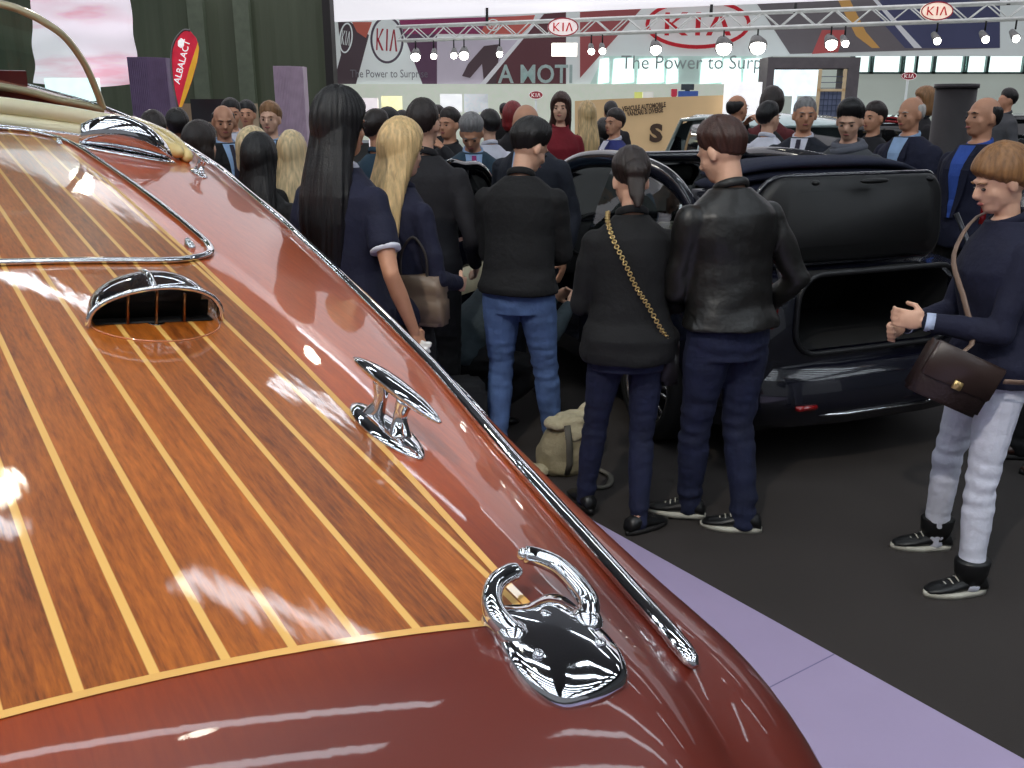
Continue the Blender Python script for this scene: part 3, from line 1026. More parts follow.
show_car('small silver car with dark rear glass in front of the tan sign board', (196, 214, 212), (3.05, 12.6, 0), R(10), H=1.62, L=4.0)
show_car('black show car parked behind the standing men in the background', (16, 20, 26), (7.0, 13.6, 0), R(72), H=1.6, L=4.4)
show_car('dark blue green show car at the right edge of the background', (20, 28, 34), (8.0, 10.4, 0), R(82), H=1.62, L=4.6)
show_car('red show car glimpsed behind the man in the grey suit', (170, 20, 34), (7.4, 21.6, 0), R(60), H=1.5)
# ------------------------------------------------------------------ HALL AND BACKGROUND
bm = bmesh.new()
box(bm, (-26, -14, -.2), (26, 46, 0))
struct(obj('floor', bm, mat('charcoal_carpet', (50, 45, 43), rough=.92, var=.10, scale=1.6, bump=.15, bscale=300), None, False))
def panel(bm, pts, mi=0):
    f = bm.faces.new([bm.verts.new(p) for p in pts]); f.material_index = mi
    return f
def slab(bm, pts, th, mi=0):
    "flat polygon facing the camera (points at one distance) given thickness backwards"
    A = [bm.verts.new(p) for p in pts]; B = [bm.verts.new(V(p) + V((0, th, 0))) for p in pts]
    n = len(pts)
    bm.faces.new(A).material_index = mi; bm.faces.new(list(reversed(B))).material_index = mi
    for k in range(n):
        bm.faces.new((A[k], B[k], B[(k + 1) % n], A[(k + 1) % n])).material_index = mi
def flat(name, px, Y, m, th=.02, parent=None, rel=None):
    "flat panel hung at distance Y; px = outline"
    bm = bmesh.new()
    pts = [at(x, y, Y) for x, y in px]
    if rel is not None: pts = [p - rel for p in pts]
    slab(bm, pts, th)
    return obj(name, bm, m, parent, False)
# left wall of green ribbed sheeting
GREEN = mat('green_sheeting', (74, 82, 66), rough=.7, var=.14, scale=1.2, stretch=(3, 1, .15), emit=.16)  # weak emission adds hall light to the sheeting; the wall is no lamp
bm = bmesh.new()
n = 150
x0, x1 = -16.0, at(327, 60, 18).x
prev = None
for k in range(n + 1):
    x = x0 + (x1 - x0) * k / n
    y = 18 + (.02 if k % 4 in (1, 2) else 0)
    a, b = bm.verts.new((x, y, 0)), bm.verts.new((x, y, 9))
    if prev: bm.faces.new((prev[0], a, b, prev[1]))
    prev = (a, b)
struct(obj('wall_left', bm, GREEN, None, False))
for k, px in enumerate((200, 245)):
    bm = bmesh.new(); p = at(px, 60, 17.9)
    box(bm, (p.x - .12, 17.8, 0), (p.x + .16, 17.96, 9))
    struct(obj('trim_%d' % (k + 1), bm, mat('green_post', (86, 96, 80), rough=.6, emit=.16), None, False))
bm = bmesh.new(); p = at(331, 60, 18)
box(bm, (x1, 17.8, 0), (x1 + .14, 18.2, 9)); struct(obj('trim_3', bm, mat('dark_post', (34, 32, 32)), None, False))
# far wall, pale panels
WHITEW = mat('pale_wall', (206, 214, 206), rough=.8, var=.04, scale=.6, emit=.35)
bm = bmesh.new(); box(bm, (x1, 34, 0), (26, 34.3, 9)); struct(obj('wall_back', bm, WHITEW, None, False))
bm = bmesh.new(); box(bm, (25.6, -14, 0), (26, 46, 9)); struct(obj('wall_right', bm, mat('grey_wall', (120, 122, 124)), None, False))
# window band in the far wall
WB = mat('daylight_pane', (228, 250, 246), emit=1.35, var=.03)
MUL = mat('mullion', (120, 140, 136), rough=.6)
WINX = [592, 614, 636, 657, 680, 702, 726, 752, 855, 872, 903, 917, 935, 967, 989, 1018, 1050, 1080, 1110]
k = 0
bands = [(a, b, 57, 82) for a, b in ((600, 634), (638, 676), (702, 742), (744, 764))] + [(a, b, 48, 72) for a, b in ((856, 871), (873, 902), (904, 915), (919, 933), (936, 965), (967, 986), (990, 1024), (1027, 1064), (1068, 1110))]
for a, b, y0, y1 in bands:
    k += 1
    r = bpy.data.objects.new('window_%d' % k, bpy.data.meshes.new('window_frame')); C.objects.link(r)
    p0, p1 = at(a, y0, 33.7), at(b, y1, 33.7)
    bm = bmesh.new()
    for (xa, xb, za, zb) in ((p0.x - .06, p0.x, p1.z - .06, p0.z + .06), (p1.x, p1.x + .06, p1.z - .06, p0.z + .06), (p0.x, p1.x, p0.z, p0.z + .06), (p0.x, p1.x, p1.z - .06, p1.z)):
        box(bm, (xa, 33.65, za), (xb, 34, zb))
    bm.to_mesh(r.data); bm.free(); r.data.materials.append(MUL); struct(r)
    bm = bmesh.new(); box(bm, (p0.x, 33.8, p1.z), (p1.x, 33.84, p0.z)); obj('window_pane', bm, WB, r, False)
# white stretched canopy overhead
CAN = mat('white_canopy_fabric', (246, 244, 252), rough=.8, emit=.85, var=.02)  # emission stands in for the light falling on the fabric
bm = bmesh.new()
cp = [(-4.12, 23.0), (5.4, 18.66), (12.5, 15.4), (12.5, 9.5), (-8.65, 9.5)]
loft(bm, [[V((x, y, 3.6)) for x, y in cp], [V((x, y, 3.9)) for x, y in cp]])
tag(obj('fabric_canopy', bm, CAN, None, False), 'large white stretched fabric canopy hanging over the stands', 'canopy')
# draped banner
bm = bmesh.new()
p0, p1 = at(30, 0, 14), at(139, 83, 14)
nx, nz = 40, 40
ptop = 3.56
g = []
for i in range(nx + 1):
    col = []
    for j in range(nz + 1):
        u_, v_ = i / nx, j / nz
        z = ptop + (p1.z - ptop) * v_ - .06 * math.sin(PI * u_) * v_
        x = p0.x + (p1.x - p0.x) * u_ + (.05 * (1 - v_) * (1 - u_)) + (-.10 * v_ * (1 - 1 * (u_)) )
        y = 14 + .05 * math.sin(v_ * 17 + u_ * 2.5 + math.sin(u_ * 5)) * v_ + .03 * math.sin(u_ * 9)
        col.append(bm.verts.new((x, y, z)))
    g.append(col)
for i in range(nx):
    for j in range(nz): bm.faces.new((g[i][j], g[i][j + 1], g[i + 1][j + 1], g[i + 1][j]))
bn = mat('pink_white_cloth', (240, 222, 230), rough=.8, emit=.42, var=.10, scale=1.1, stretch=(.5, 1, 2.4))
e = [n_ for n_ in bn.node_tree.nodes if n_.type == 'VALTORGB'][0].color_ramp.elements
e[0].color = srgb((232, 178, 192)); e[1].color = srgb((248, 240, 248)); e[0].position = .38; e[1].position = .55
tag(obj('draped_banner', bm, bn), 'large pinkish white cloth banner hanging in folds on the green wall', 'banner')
bm = bmesh.new(); pa, pb = at(44, 78, 13.6), at(99, 101, 13.6)
box(bm, (pa.x, 13.6, pb.z), (pb.x, 13.7, pa.z)); box(bm, (pa.x + .3, 13.62, 0), (pa.x + .36, 13.68, pb.z))
tag(obj('light_screen', bm, mat('bright_screen', (225, 252, 250), emit=1.2), None, False), 'bright white screen glowing below the draped banner', 'screen')
# corrugated lilac grey columns
for nm, (a, b, yt, Y, lab) in enumerate(((127, 161, 57, 12.5, 'ribbed purple grey column standing under the pink cloth banner'), (273, 300, 66, 12.5, 'ribbed lilac grey column standing right of the teardrop flag'))):
    pa, pb = at(a, yt, Y), at(b, yt, Y)
    bm = bmesh.new()
    ring = []
    wd = pb.x - pa.x
    m_ = 10
    for k in range(m_ * 4):
        t = k / 4 / m_
        ring.append((pa.x + wd * .58 * t, Y + (.0 if k % 4 in (0, 3) else -.03) - .0))
    for k in range(m_ * 4):
        t = k / 4 / m_
        ring.append((pa.x + wd * (.58 + .42 * t), Y + .22 * t + (.0 if k % 4 in (0, 3) else -.03)))
    ring += [(pb.x, Y + .4), (pa.x, Y + .4)]
    loft(bm, [[V((x, y, 0)) for x, y in ring], [V((x, y, pa.z)) for x, y in ring]])
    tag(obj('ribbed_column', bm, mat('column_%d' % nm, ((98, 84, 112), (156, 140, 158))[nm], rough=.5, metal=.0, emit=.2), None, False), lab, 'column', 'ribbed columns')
# teardrop flag
fo = at(182, 107, 12)
flag = thing('teardrop_flag', 'red and yellow teardrop flag with white lettering by the green wall', 'flag', (fo.x, 12, 0))
ol = [(178, 107), (174, 90), (172, 70), (172, 52), (176, 40), (183, 31), (190, 31), (196, 38), (199, 48), (197, 62), (192, 80), (186, 97), (182, 107)]
def fp_(L, dy=0): return [at(x, y, 12 - dy) - V((fo.x, 12, 0)) for x, y in L]
bm = bmesh.new(); slab(bm, fp_(ol), .01); obj('flag_cloth', bm, mat('flag_red', (214, 34, 62), emit=.25), flag, False)
bm = bmesh.new(); panel(bm, fp_([(198, 42), (199, 50), (197, 62), (192, 80), (186, 97), (182, 107), (179, 107), (184, 88), (190, 66)], .006)); obj('flag_yellow_band', bm, mat('flag_yellow', (232, 172, 48), emit=.25), flag, False)
bm = bmesh.new(); pp = fp_([(178, 41), (181, 38), (184, 40), (184, 45), (181, 48), (178, 46)], .006); panel(bm, pp); obj('flag_emblem', bm, mat('sign_white', (245, 245, 245), emit=.5), flag, False)
me = text_mesh('ALBALACT', .2, .002)
o = mesh_obj('flag_lettering', me, mat('sign_white', (245, 245, 245)), flag, False)
q = at(182.5, 62, 12) ; o.location = (q.x - fo.x, -.012, q.z); o.rotation_euler = (PI / 2, R(-70), 0); o.scale = (.55, .55, .55)
bm = bmesh.new(); tube(bm, smooth_pts(fp_([(178, 107), (174, 90), (171.5, 70), (171.5, 52), (175, 40), (183, 30.5), (190, 30.5)], .0), 4), .012, 6); frus(bm, V((0, 0, 0)), fp_([(178, 107)])[0], .018, .014); 
obj('flag_pole', bm, mat('pole_grey', (120, 120, 120), metal=.6), flag)
bm = bmesh.new(); ball(bm, (0, 0, .03), (.25, .25, .03)); obj('flag_base', bm, TRIM, flag)
# things on the counter at left
pa, pb = at(178, 102, 13.6), at(252, 150, 13.6)
bm = bmesh.new(); box(bm, (pa.x, 13.6, 0), (pb.x, 14.1, pa.z - .02)); 
cn = obj('display_counter', bm, mat('counter_wood', (170, 150, 120)), None, False); tag(cn, 'pale wooden back counter behind the men at left', 'counter')
pa, pb = at(190, 99, 12.6), at(232, 122, 12.6)
bm = bmesh.new(); box(bm, (pa.x, 12.6, pb.z), (pb.x, 12.68, pa.z)); box(bm, (pa.x + .3, 12.62, 0), (pa.x + .36, 12.66, pb.z))
tag(obj('dark_monitor', bm, mat('monitor_dark', (34, 32, 36), rough=.4), None, False), 'dark flat monitor behind the bald man at left', 'monitor')
# ----- exhibition stand wall
WY = 24.0
stand = thing('stand_wall', 'tall white exhibition stand wall with large printed graphics and red oval emblem', 'wall', (0, WY, 0))
SO = V((0, WY, 0))
GW = mat('graphic_white', (206, 212, 212), emit=.40, var=.03, scale=.5)  # emission paints hazy hall brightness into the stand panels
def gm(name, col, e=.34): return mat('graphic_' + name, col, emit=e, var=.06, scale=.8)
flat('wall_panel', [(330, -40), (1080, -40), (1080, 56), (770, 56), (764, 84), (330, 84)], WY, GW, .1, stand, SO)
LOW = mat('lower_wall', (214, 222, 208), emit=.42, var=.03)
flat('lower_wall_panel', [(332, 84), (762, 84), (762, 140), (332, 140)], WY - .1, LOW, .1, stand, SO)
art = [
    ('brown', (74, 62, 68), [(338, 22), (350, 22), (369, 35), (356, 84), (333, 84), (341, 55)]),
    ('rust', (176, 92, 78), [(352, 22), (372, 22), (366, 38), (357, 32)]),
    ('plum', (88, 62, 84), [(399, 22), (437, 22), (437, 88), (424, 88)]),
    ('lilac', (188, 180, 194), [(437, 40), (530, 40), (480, 88), (437, 88)]),
    ('burgundy', (130, 50, 88), [(399, 20), (520, 16), (498, 34), (405, 34)]),
    ('orange', (184, 92, 84), [(488, 18), (535, 15), (528, 34), (480, 34)]),
    ('darkred', (92, 56, 62), [(541, 14), (566, 12), (566, 84), (484, 84)]),
    ('redbrown', (150, 78, 80), [(580, 12), (642, 8), (580, 78)]),
    ('greybrown', (106, 100, 104), [(756, 2), (1000, -6), (1000, 48), (790, 54)]),
    ('navy', (72, 74, 104), [(880, 0), (950, -4), (1000, 6), (1000, 48), (905, 48), (880, 20)]),
    ('red', (176, 84, 84), [(822, 30), (846, 30), (838, 52), (812, 54)]),
    ('amber', (196, 150, 88), [(838, 0), (850, 0), (866, 32), (880, 48), (872, 48), (856, 36)]),
]
for k, (n_, c_, L) in enumerate(art):
    flat('printed_graphic', L, WY - .03 - .004 * k, gm(n_, c_), .003, stand, SO)
# painted figure shape and stripes
flat('printed_graphic', [(462, 76), (468, 64), (484, 46), (500, 44), (496, 84), (484, 84), (482, 64), (470, 78)], WY - .12, gm('charcoal', (78, 62, 68)), .003, stand, SO)
flat('printed_graphic', [(540, 14), (544, 14), (486, 84), (480, 84)], WY - .13, gm('stripe', (215, 215, 220)), .003, stand, SO)
flat('printed_graphic', [(868, -6), (872, -6), (922, 48), (914, 48)], WY - .13, gm('stripe', (215, 215, 220)), .003, stand, SO)
flat('printed_graphic', [(604, 56), (756, 56), (750, 84), (590, 84)], WY - .06, gm('pale', (190, 212, 206)), .003, stand, SO)
for k, (a, b) in enumerate(((600, 609), (614, 634), (639, 664), (668, 678), (702, 722), (724, 741), (745, 762))):
    flat('stand_window', [(a, 59), (b, 58), (b, 82), (a - 2, 84)], WY - .09, WB, .003, stand, SO)

def emblem(name, c, rx, rz, parent, off, bg, ring, ink, tilt=0., th=.03, ringw=.12, letters='KIA', sx=1.):
    "oval emblem with three stroke letters, facing -Y, centred at c"
    root = parent
    c = V(c)
    M = Matrix.Translation(c) @ Matrix.Rotation(tilt, 4, 'Y')
    N = 40
    o_ = [M @ V((math.cos(2 * PI * k / N) * rx, 0, math.sin(2 * PI * k / N) * rz)) for k in range(N)]
    if bg is not None:
        bm = bmesh.new(); slab(bm, [p + V((0, -.0, 0)) for p in o_], th); obj(name + '_plate', bm, bg, root, False)
    bm = bmesh.new()
    i_ = [M @ V((math.cos(2 * PI * k / N) * (rx - ringw * rz), -.01, math.sin(2 * PI * k / N) * (rz - ringw * rz))) for k in range(N)]
    o2 = [p + V((0, -.01, 0)) for p in o_]
    A = [bm.verts.new(p) for p in o2]; B = [bm.verts.new(p) for p in i_]
    for k in range(N): bm.faces.new((A[k], A[(k + 1) % N], B[(k + 1) % N], B[k]))
    obj(name + '_ring', bm, ring, root, False)
    w = rx * .30 * sx; h = rz * .46; s = rx * .085
    def P(x, z): return M @ V((x, -.014, z))
    strokes = {'K': [[(-w * .7, -h), (-w * .7 + s, -h), (-w * .7 + s, h), (-w * .7, h)], [(-w * .7 + s, -.1 * h), (w * .35, h), (w * .75, h), (-w * .2, 0)], [(-w * .35, .18 * h), (w * .8, -h), (w * .4, -h), (-w * .6, .0)]],
               'I': [[(-s * .55, -h), (s * .55, -h), (s * .55, h), (-s * .55, h)]],
               'A': [[(-w * .8, -h), (-w * .45, -h), (0 + s * .3, h), (-s * .55, h)], [(w * .8, -h), (w * .45, -h), (-s * .3, h), (s * .55, h)]]}
    for L, cx in zip(letters, (-rx * .42, 0, rx * .40)):
        bm = bmesh.new()
        for st_ in strokes[L]:
            f = bm.faces.new([bm.verts.new(P(x + cx, z)) for x, z in st_])
        obj('emblem_letter', bm, ink, root, False)
REDI = mat('sign_red', (186, 30, 44), emit=.35)
DRI = mat('sign_darkred', (150, 40, 56), emit=.3)
DGR = mat('sign_darkgrey', (96, 84, 98), emit=.15)
SWH = mat('oval_white', (238, 228, 226), emit=.55)
def rx_(px, Y): return px / FPX * Y * 1.04
emblem('oval_emblem', at(387, 40, WY - .15) - SO, rx_(15, WY), rx_(20, WY), stand, 0, GW, DGR, DRI, R(4), ringw=.1)
emblem('oval_emblem', at(698, 24, WY - .15) - SO, rx_(47, WY), rx_(21, WY), stand, 0, None, REDI, REDI, ringw=.16)
emblem('oval_emblem', at(346, 38, WY - .15) - SO, rx_(6, WY), rx_(13, WY), stand, 0, None, GW, GW, R(10), ringw=.1)
emblem('oval_emblem', at(493, 25, WY - .15) - SO, rx_(6, WY), rx_(5, WY), stand, 0, None, GW, GW, R(0), ringw=.2)
def letters(txt, px, py, hpx, Y, m, parent, off, sx=1., bold=0., name='lettering', tilt=0.):
    c = at(px, py, Y)
    hh = hpx / FPX * Y * 1.04
    me = text_mesh(txt, hh * 1.4, bold)
    o = mesh_obj(name, me, m, parent, False)
    o.location = c - off; o.rotation_euler = (PI / 2, tilt, 0); o.scale = (sx, 1, 1)
    return o
letters('The Power to Surprise', 389, 74, 7, WY - .16, mat('ink_grey', (120, 120, 128), emit=.1), stand, SO, .78)
letters('The Power to Surprise', 705, 63, 12, WY - .16, mat('ink_pale', (172, 184, 184), emit=.1), stand, SO, .98)
letters('A MOTI', 536, 75, 16, WY - .16, mat('ink_mint', (170, 190, 188), emit=.25), stand, SO, .9, .01)
# hanging oval signs
for (px, py, Y, rxp, rzp, lab, col, ink) in ((563, 27, 18.6, 14, 8, 'white oval hanging sign with red letters on the truss left of centre', SWH, REDI), (937, 11, 16.6, 14.5, 8, 'white oval hanging sign with red letters on the truss at upper right', mat('oval_warm', (246, 226, 206), emit=.6), REDI), (536, 95, 23.5, 6.5, 3.8, 'tiny dark red oval sign on the pale lower wall', DRI, SWH), (909, 76, 23.0, 7, 3.6, 'tiny pale red oval sign low by the right windows', DRI, SWH)):
    c = at(px, py, Y)
    t = thing('oval_sign', lab, 'sign', (c.x, c.y, c.z - rx_(rzp, Y)), 0, 'oval hanging signs')
    emblem('oval_sign', V((0, 0, rx_(rzp, Y))), rx_(rxp, Y), rx_(rzp, Y), t, 0, col, DRI if col is not DRI else SWH, ink, ringw=.14)
    if Y < 20:
        bm = bmesh.new(); tube(bm, [(0, .06, rx_(rzp, Y)), (0, .5, rx_(rzp, Y))], .02, 6); obj('sign_bracket', bm, MUL, t)
    else:
        bm = bmesh.new(); tube(bm, [(0, .05, -c.z + rx_(rzp, Y) ), (0, .05, rx_(rzp, Y))], .03, 6); obj('sign_post', bm, GW, t)
# lighting truss
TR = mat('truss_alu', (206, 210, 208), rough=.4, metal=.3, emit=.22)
tA, tB = at(400, 34, 20), at(1090, 8, 16.5)
tdir = (tB - tA)
truss = thing('lighting_truss', 'long silver lattice lighting truss hung below the canopy', 'truss', tA)
Lg = tdir.length; td = tdir.normalized(); side_ = td.cross(V((0, 0, 1))).normalized(); upv = side_.cross(td)
ch = [(-.15, -.13), (-.15, .13), (.15, .13), (.15, -.13)]
for (a, b) in ch:
    bm = bmesh.new(); frus(bm, side_ * a + upv * b, side_ * a + upv * b + td * Lg, .026, .026, 8); obj('truss_chord', bm, TR, truss)
bm = bmesh.new()
nb = 40
for k in range(nb):
    for (c1, c2) in ((0, 1), (3, 2), (0, 3), (1, 2)):
        a = ch[c1] if k % 2 == 0 else ch[c2]; b = ch[c2] if k % 2 == 0 else ch[c1]
        frus(bm, side_ * a[0] + upv * a[1] + td * Lg * k / nb, side_ * b[0] + upv * b[1] + td * Lg * (k + 1) / nb, .012, .012, 5)
tag(obj('truss_lacing', bm, TR, truss), kind='stuff')
for t in (.15, .5, .62, .9):
    bm = bmesh.new(); p = td * Lg * t; zc = (3.6 if t < .8 else 3.6) - (tA.z + p.z)
    frus(bm, p + upv * .1, V((p.x, p.y, max(zc, p.z + .15 ))), .03, .03, 6); obj('truss_hanger', bm, TRIM, truss)
# spot lamps under the truss
LAMP = mat('lamp_glow', (255, 250, 235), emit=14)
for k, px in enumerate((408, 428, 450, 461, 499, 593, 604, 656, 720, 751, 816, 828, 905, 944, 968, 1003)):
    big = {720: 1.7, 751: 1.7, 816: 1.25, 408: 1.1, 461: 1.1, 656: 1.2}.get(px, .75)
    t = (at(px, 30, 18.5).x - tA.x) / tdir.x
    p = tA + tdir * t
    r = thing('spot_lamp', 'small bright spot lamp clamped under the silver truss', 'lamp', p + V((0, -.05, -.42)), 0, 'spot lamps along the truss')
    bm = bmesh.new(); frus(bm, (0, 0, .12), (0, .0, .27), .015, .015, 6); obj('lamp_clamp', bm, TRIM, r)
    bm = bmesh.new(); frus(bm, (0, .12, .10), (0, -.06, -.02), .06 * big, .10 * big, 14); obj('lamp_can', bm, mat('lamp_can', (150, 150, 150), metal=.4), r)
    bm = bmesh.new(); ball(bm, (0, -.07, -.03), (.085 * big, .035, .085 * big)); obj('lamp_lens', bm, LAMP, r)
# bright video box by the truss
pa, pb = at(552, 43, 20), at(577, 56, 20)
bm = bmesh.new(); box(bm, (pa.x, 20, pb.z), (pb.x, 20.15, pa.z)); bmesh.ops.bevel(bm, geom=bm.edges[:], offset=.02, segments=2)
for v_ in bm.verts: v_.co -= tA
obj('light_box', bm, mat('light_box', (255, 246, 230), emit=2.6), truss)
# tan sign board
SBY = 15.2
sb = thing('sign_board', 'long tan board sign with slanted dark lettering behind the crowd', 'sign board', (at(670, 95, SBY).x, SBY, 0))
SBO = V((at(670, 95, SBY).x, SBY, 0))
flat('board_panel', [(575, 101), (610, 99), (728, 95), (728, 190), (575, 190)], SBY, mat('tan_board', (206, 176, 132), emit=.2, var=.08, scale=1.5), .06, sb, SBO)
DKB = mat('board_ink', (74, 54, 40))
letters('VEHICULE AUTOMOBILE', 644, 107, 4.2, SBY - .03, DKB, sb, SBO, .62, .004, tilt=R(-6))
letters('VANZARI SI DIVERSE', 645, 112, 4.2, SBY - .03, DKB, sb, SBO, .62, .004, tilt=R(-6))
letters('S', 656, 134, 15, SBY - .03, DKB, sb, SBO, 1.15, .02, name='big_letter')
bm = bmesh.new(); pz = at(670, 190, SBY)
box(bm, (-1.2, .06, 0), (-1.1, .12, 1)); obj('board_leg', bm, DKB, sb, False)
bm = bmesh.new(); box(bm, (.8, .06, 0), (.9, .12, 1)); obj('board_leg', bm, DKB, sb, False)
# white screen board
pa, pb = at(725, 82, 15), at(759, 130, 15)
bm = bmesh.new(); box(bm, (pa.x, 15, pb.z), (pb.x, 15.05, pa.z)); box(bm, (pa.x, 15, 0), (pa.x + .05, 15.05, pb.z)); box(bm, (pb.x - .05, 15, 0), (pb.x, 15.05, pb.z))
tag(obj('white_board', bm, mat('board_white', (248, 248, 250), emit=.7), None, False), 'bright white upright notice board right of the tan sign', 'board')
# small items on the far counter
def small_box(name, a, b, y0, y1, Y, m, lab, cat, foot=True):
    pa, pb = at(a, y0, Y), at(b, y1, Y)
    bm = bmesh.new(); box(bm, (pa.x, Y, pb.z), (pb.x, Y + .12, pa.z)); bmesh.ops.bevel(bm, geom=bm.edges[:], offset=.01, segments=1)
    if foot: box(bm, ((pa.x + pb.x) / 2 - .05, Y + .03, 0), ((pa.x + pb.x) / 2 + .05, Y + .09, pb.z))
    o = obj(name, bm, m, None, False); return tag(o, lab, cat)
small_box('red_sign', 672, 677, 89, 96, 22, mat('red_sign', (205, 60, 80), emit=.3), 'small red square sign above the tan board', 'sign')
small_box('monitor', 682, 694, 84, 90, 22, mat('monitor_grey', (92, 102, 106)), 'small grey monitor standing above the blue box', 'monitor')
small_box('blue_box', 679, 698, 91, 97, 21.6, mat('blue_box', (70, 100, 176), emit=.25), 'low blue display box above the tan board', 'box')
small_box('yellow_notice', 635, 642, 92, 98, 22, mat('notice_yellow', (226, 232, 130), emit=.4), 'small yellow notice on the pale wall', 'notice')
small_box('white_notice', 643, 653, 92, 98, 22, mat('notice_white', (236, 236, 226), emit=.4), 'small white notice beside the yellow notice', 'notice')
small_box('yellow_screen', 381, 402, 96, 112, 21, mat('screen_yellow', (252, 246, 190), emit=.9), 'glowing pale yellow screen behind the blonde woman', 'screen')
small_box('pale_screen', 361, 378, 98, 112, 21, mat('screen_pale', (240, 232, 236), emit=.7), 'pale screen left of the glowing yellow screen', 'screen')
small_box('white_poster', 440, 462, 94, 112, 21, mat('poster_white', (240, 244, 250), emit=.7), 'white poster panel under the stand graphics', 'poster')
small_box('grey_poster', 464, 488, 94, 112, 21.2, mat('poster_grey', (214, 220, 224), emit=.4), 'grey patterned poster beside the white poster', 'poster')
# potted plant
pc = at(718, 99, 21)
pt = thing('potted_plant', 'green leafy potted plant above the tan board', 'plant', (pc.x, 21, 0))
bm = bmesh.new(); frus(bm, (0, 0, 0), (0, 0, 1.2), .22, .28, 14); obj('plant_pot', bm, mat('pot_grey', (150, 150, 145)), pt)
random.seed(3)
bm = bmesh.new()
for k in range(90):
    a = random.uniform(0, 2 * PI); l = random.uniform(.3, .75); e = random.uniform(.1, 1.3)
    d_ = V((math.cos(a) * math.cos(e), math.sin(a) * math.cos(e), math.sin(e)))
    s_ = d_.cross(V((0, 0, 1))).normalized() * .035
    c0 = V((0, 0, 1.2)); m1 = c0 + d_ * l * .6; t1 = c0 + d_ * l - V((0, 0, .12))
    bm.faces.new([bm.verts.new(p) for p in (c0, m1 + s_, t1)]); bm.faces.new([bm.verts.new(p) for p in (c0, t1, m1 - s_)])
obj('plant_leaves', bm, mat('leaf_green', (92, 108, 78)), pt, False)
# grey portal
PY = 17.5
pr = thing('portal_frame', 'grey rectangular portal frame of an exhibition stand', 'frame', (at(810, 90, PY).x, PY, 0))
PO = V((at(810, 90, PY).x, PY, 0))
GP = mat('portal_grey', (104, 100, 104), rough=.6)
pl_, pr_ = at(764, 58, PY).x, at(855, 58, PY).x
zt_, zu_ = at(810, 58, PY).z, at(810, 69, PY).z
bm = bmesh.new(); box(bm, (pl_ - PO.x, -.3, zu_), (pr_ - PO.x, .3, zt_)); obj('portal_beam', bm, GP, pr, False)
bm = bmesh.new(); box(bm, (pr_ - PO.x - .2, -.3, 0), (pr_ - PO.x, .3, zu_)); obj('portal_post', bm, GP, pr, False)
bm = bmesh.new(); box(bm, (pl_ - PO.x, -.3, 0), (pl_ - PO.x + .12, .3, zu_)); obj('portal_post', bm, GP, pr, False)
small_box('glowing_screen', 776, 817, 69, 96, 23.2, mat('portal_sky', (226, 242, 255), emit=1.1), 'bright pale blue screen seen through the portal', 'screen')
# wooden framed grid screen
GY = 16
ga, gb = at(819, 69, GY), at(842, 120, GY)
gs = thing('grid_screen', 'pale wood framed screen with blue grey grid inside the portal', 'screen', (ga.x, GY, 0))
WD = mat('pale_wood', (206, 186, 150), emit=.15)
for (xa, xb, za, zb) in ((0, .05, 0, ga.z), (gb.x - ga.x - .05, gb.x - ga.x, 0, ga.z), (0, gb.x - ga.x, gb.z, gb.z + .05), (0, gb.x - ga.x, ga.z - .35, ga.z - .31)):
    bm = bmesh.new(); box(bm, (xa, -.02, za), (xb, .02, zb)); obj('screen_rail', bm, WD, gs, False)
bm = bmesh.new(); box(bm, (.05, .0, gb.z + .05), (gb.x - ga.x - .05, .01, ga.z - .34)); obj('screen_panel', bm, mat('grid_blue', (110, 122, 150)), gs, False)
bm = bmesh.new()
for k in range(1, 5): box(bm, (.05 + k * .07, -.008, gb.z + .05), (.06 + k * .07, -.002, ga.z - .34))
for k in range(1, 8): box(bm, (.05, -.012, gb.z + .05 + k * .09), (gb.x - ga.x - .05, -.009, gb.z + .06 + k * .09))
obj('screen_grid', bm, mat('grid_line', (70, 82, 110)), gs, False)
# dark round barrier drum / kiosk in the right background
pc = at(957, 84, 9.5)
dk = thing('dark_kiosk', 'dark cylindrical kiosk standing between the two bald men', 'kiosk', (pc.x, 9.5, 0))
bm = bmesh.new(); frus(bm, (0, 0, 0), (0, 0, pc.z - .04), .19, .19, 28); obj('kiosk_body', bm, mat('kiosk_dark', (40, 34, 36), rough=.6), dk)
bm = bmesh.new(); frus(bm, (0, 0, pc.z - .04), (0, 0, pc.z), .205, .205, 28); obj('kiosk_rim', bm, mat('kiosk_rim', (60, 54, 56), rough=.5), dk)
# low shelf of glossy stands far right
def crumple(me, f, amp):
    NR = [n.vector.copy() for n in me.vertex_normals]
    for v in me.vertices:
        v.co += NR[v.index] * noise.noise(v.co * f) * amp
# ------------------------------------------------------------------ PEOPLE
SKIN = [mat('skin_light', (214, 168, 142), rough=.5, var=.06, scale=20), mat('skin_warm', (196, 142, 112), rough=.5, var=.06, scale=20), mat('skin_tan', (168, 118, 92), rough=.5, var=.06, scale=20)]
EYE = mat('eye_dark', (34, 26, 24), rough=.2)
LIP = mat('lip_rose', (160, 88, 82), rough=.4)
def hairm(name, col): return mat('hair_' + name, col, rough=.42, var=.32, scale=10, stretch=(7, 7, .25), bump=.3, bscale=60)
HAIR = dict(black=hairm('black', (9, 6, 8)), brown=hairm('brown', (34, 22, 18)), dark=hairm('dark', (18, 13, 13)), chestnut=hairm('chestnut', (58, 32, 24)), blonde=hairm('blonde', (204, 174, 124)), sandy=hairm('sandy', (138, 98, 60)), grey=hairm('grey', (128, 126, 126)), red=hairm('red', (128, 32, 34)), white=hairm('white', (196, 190, 184)), fair=hairm('fair', (222, 196, 150)))
def cloth(name, col, rough=.85, bump=.25, **k): return mat('cloth_' + name, col, rough=rough, bump=bump, bscale=34, var=k.pop('var', .12), scale=9, **k)
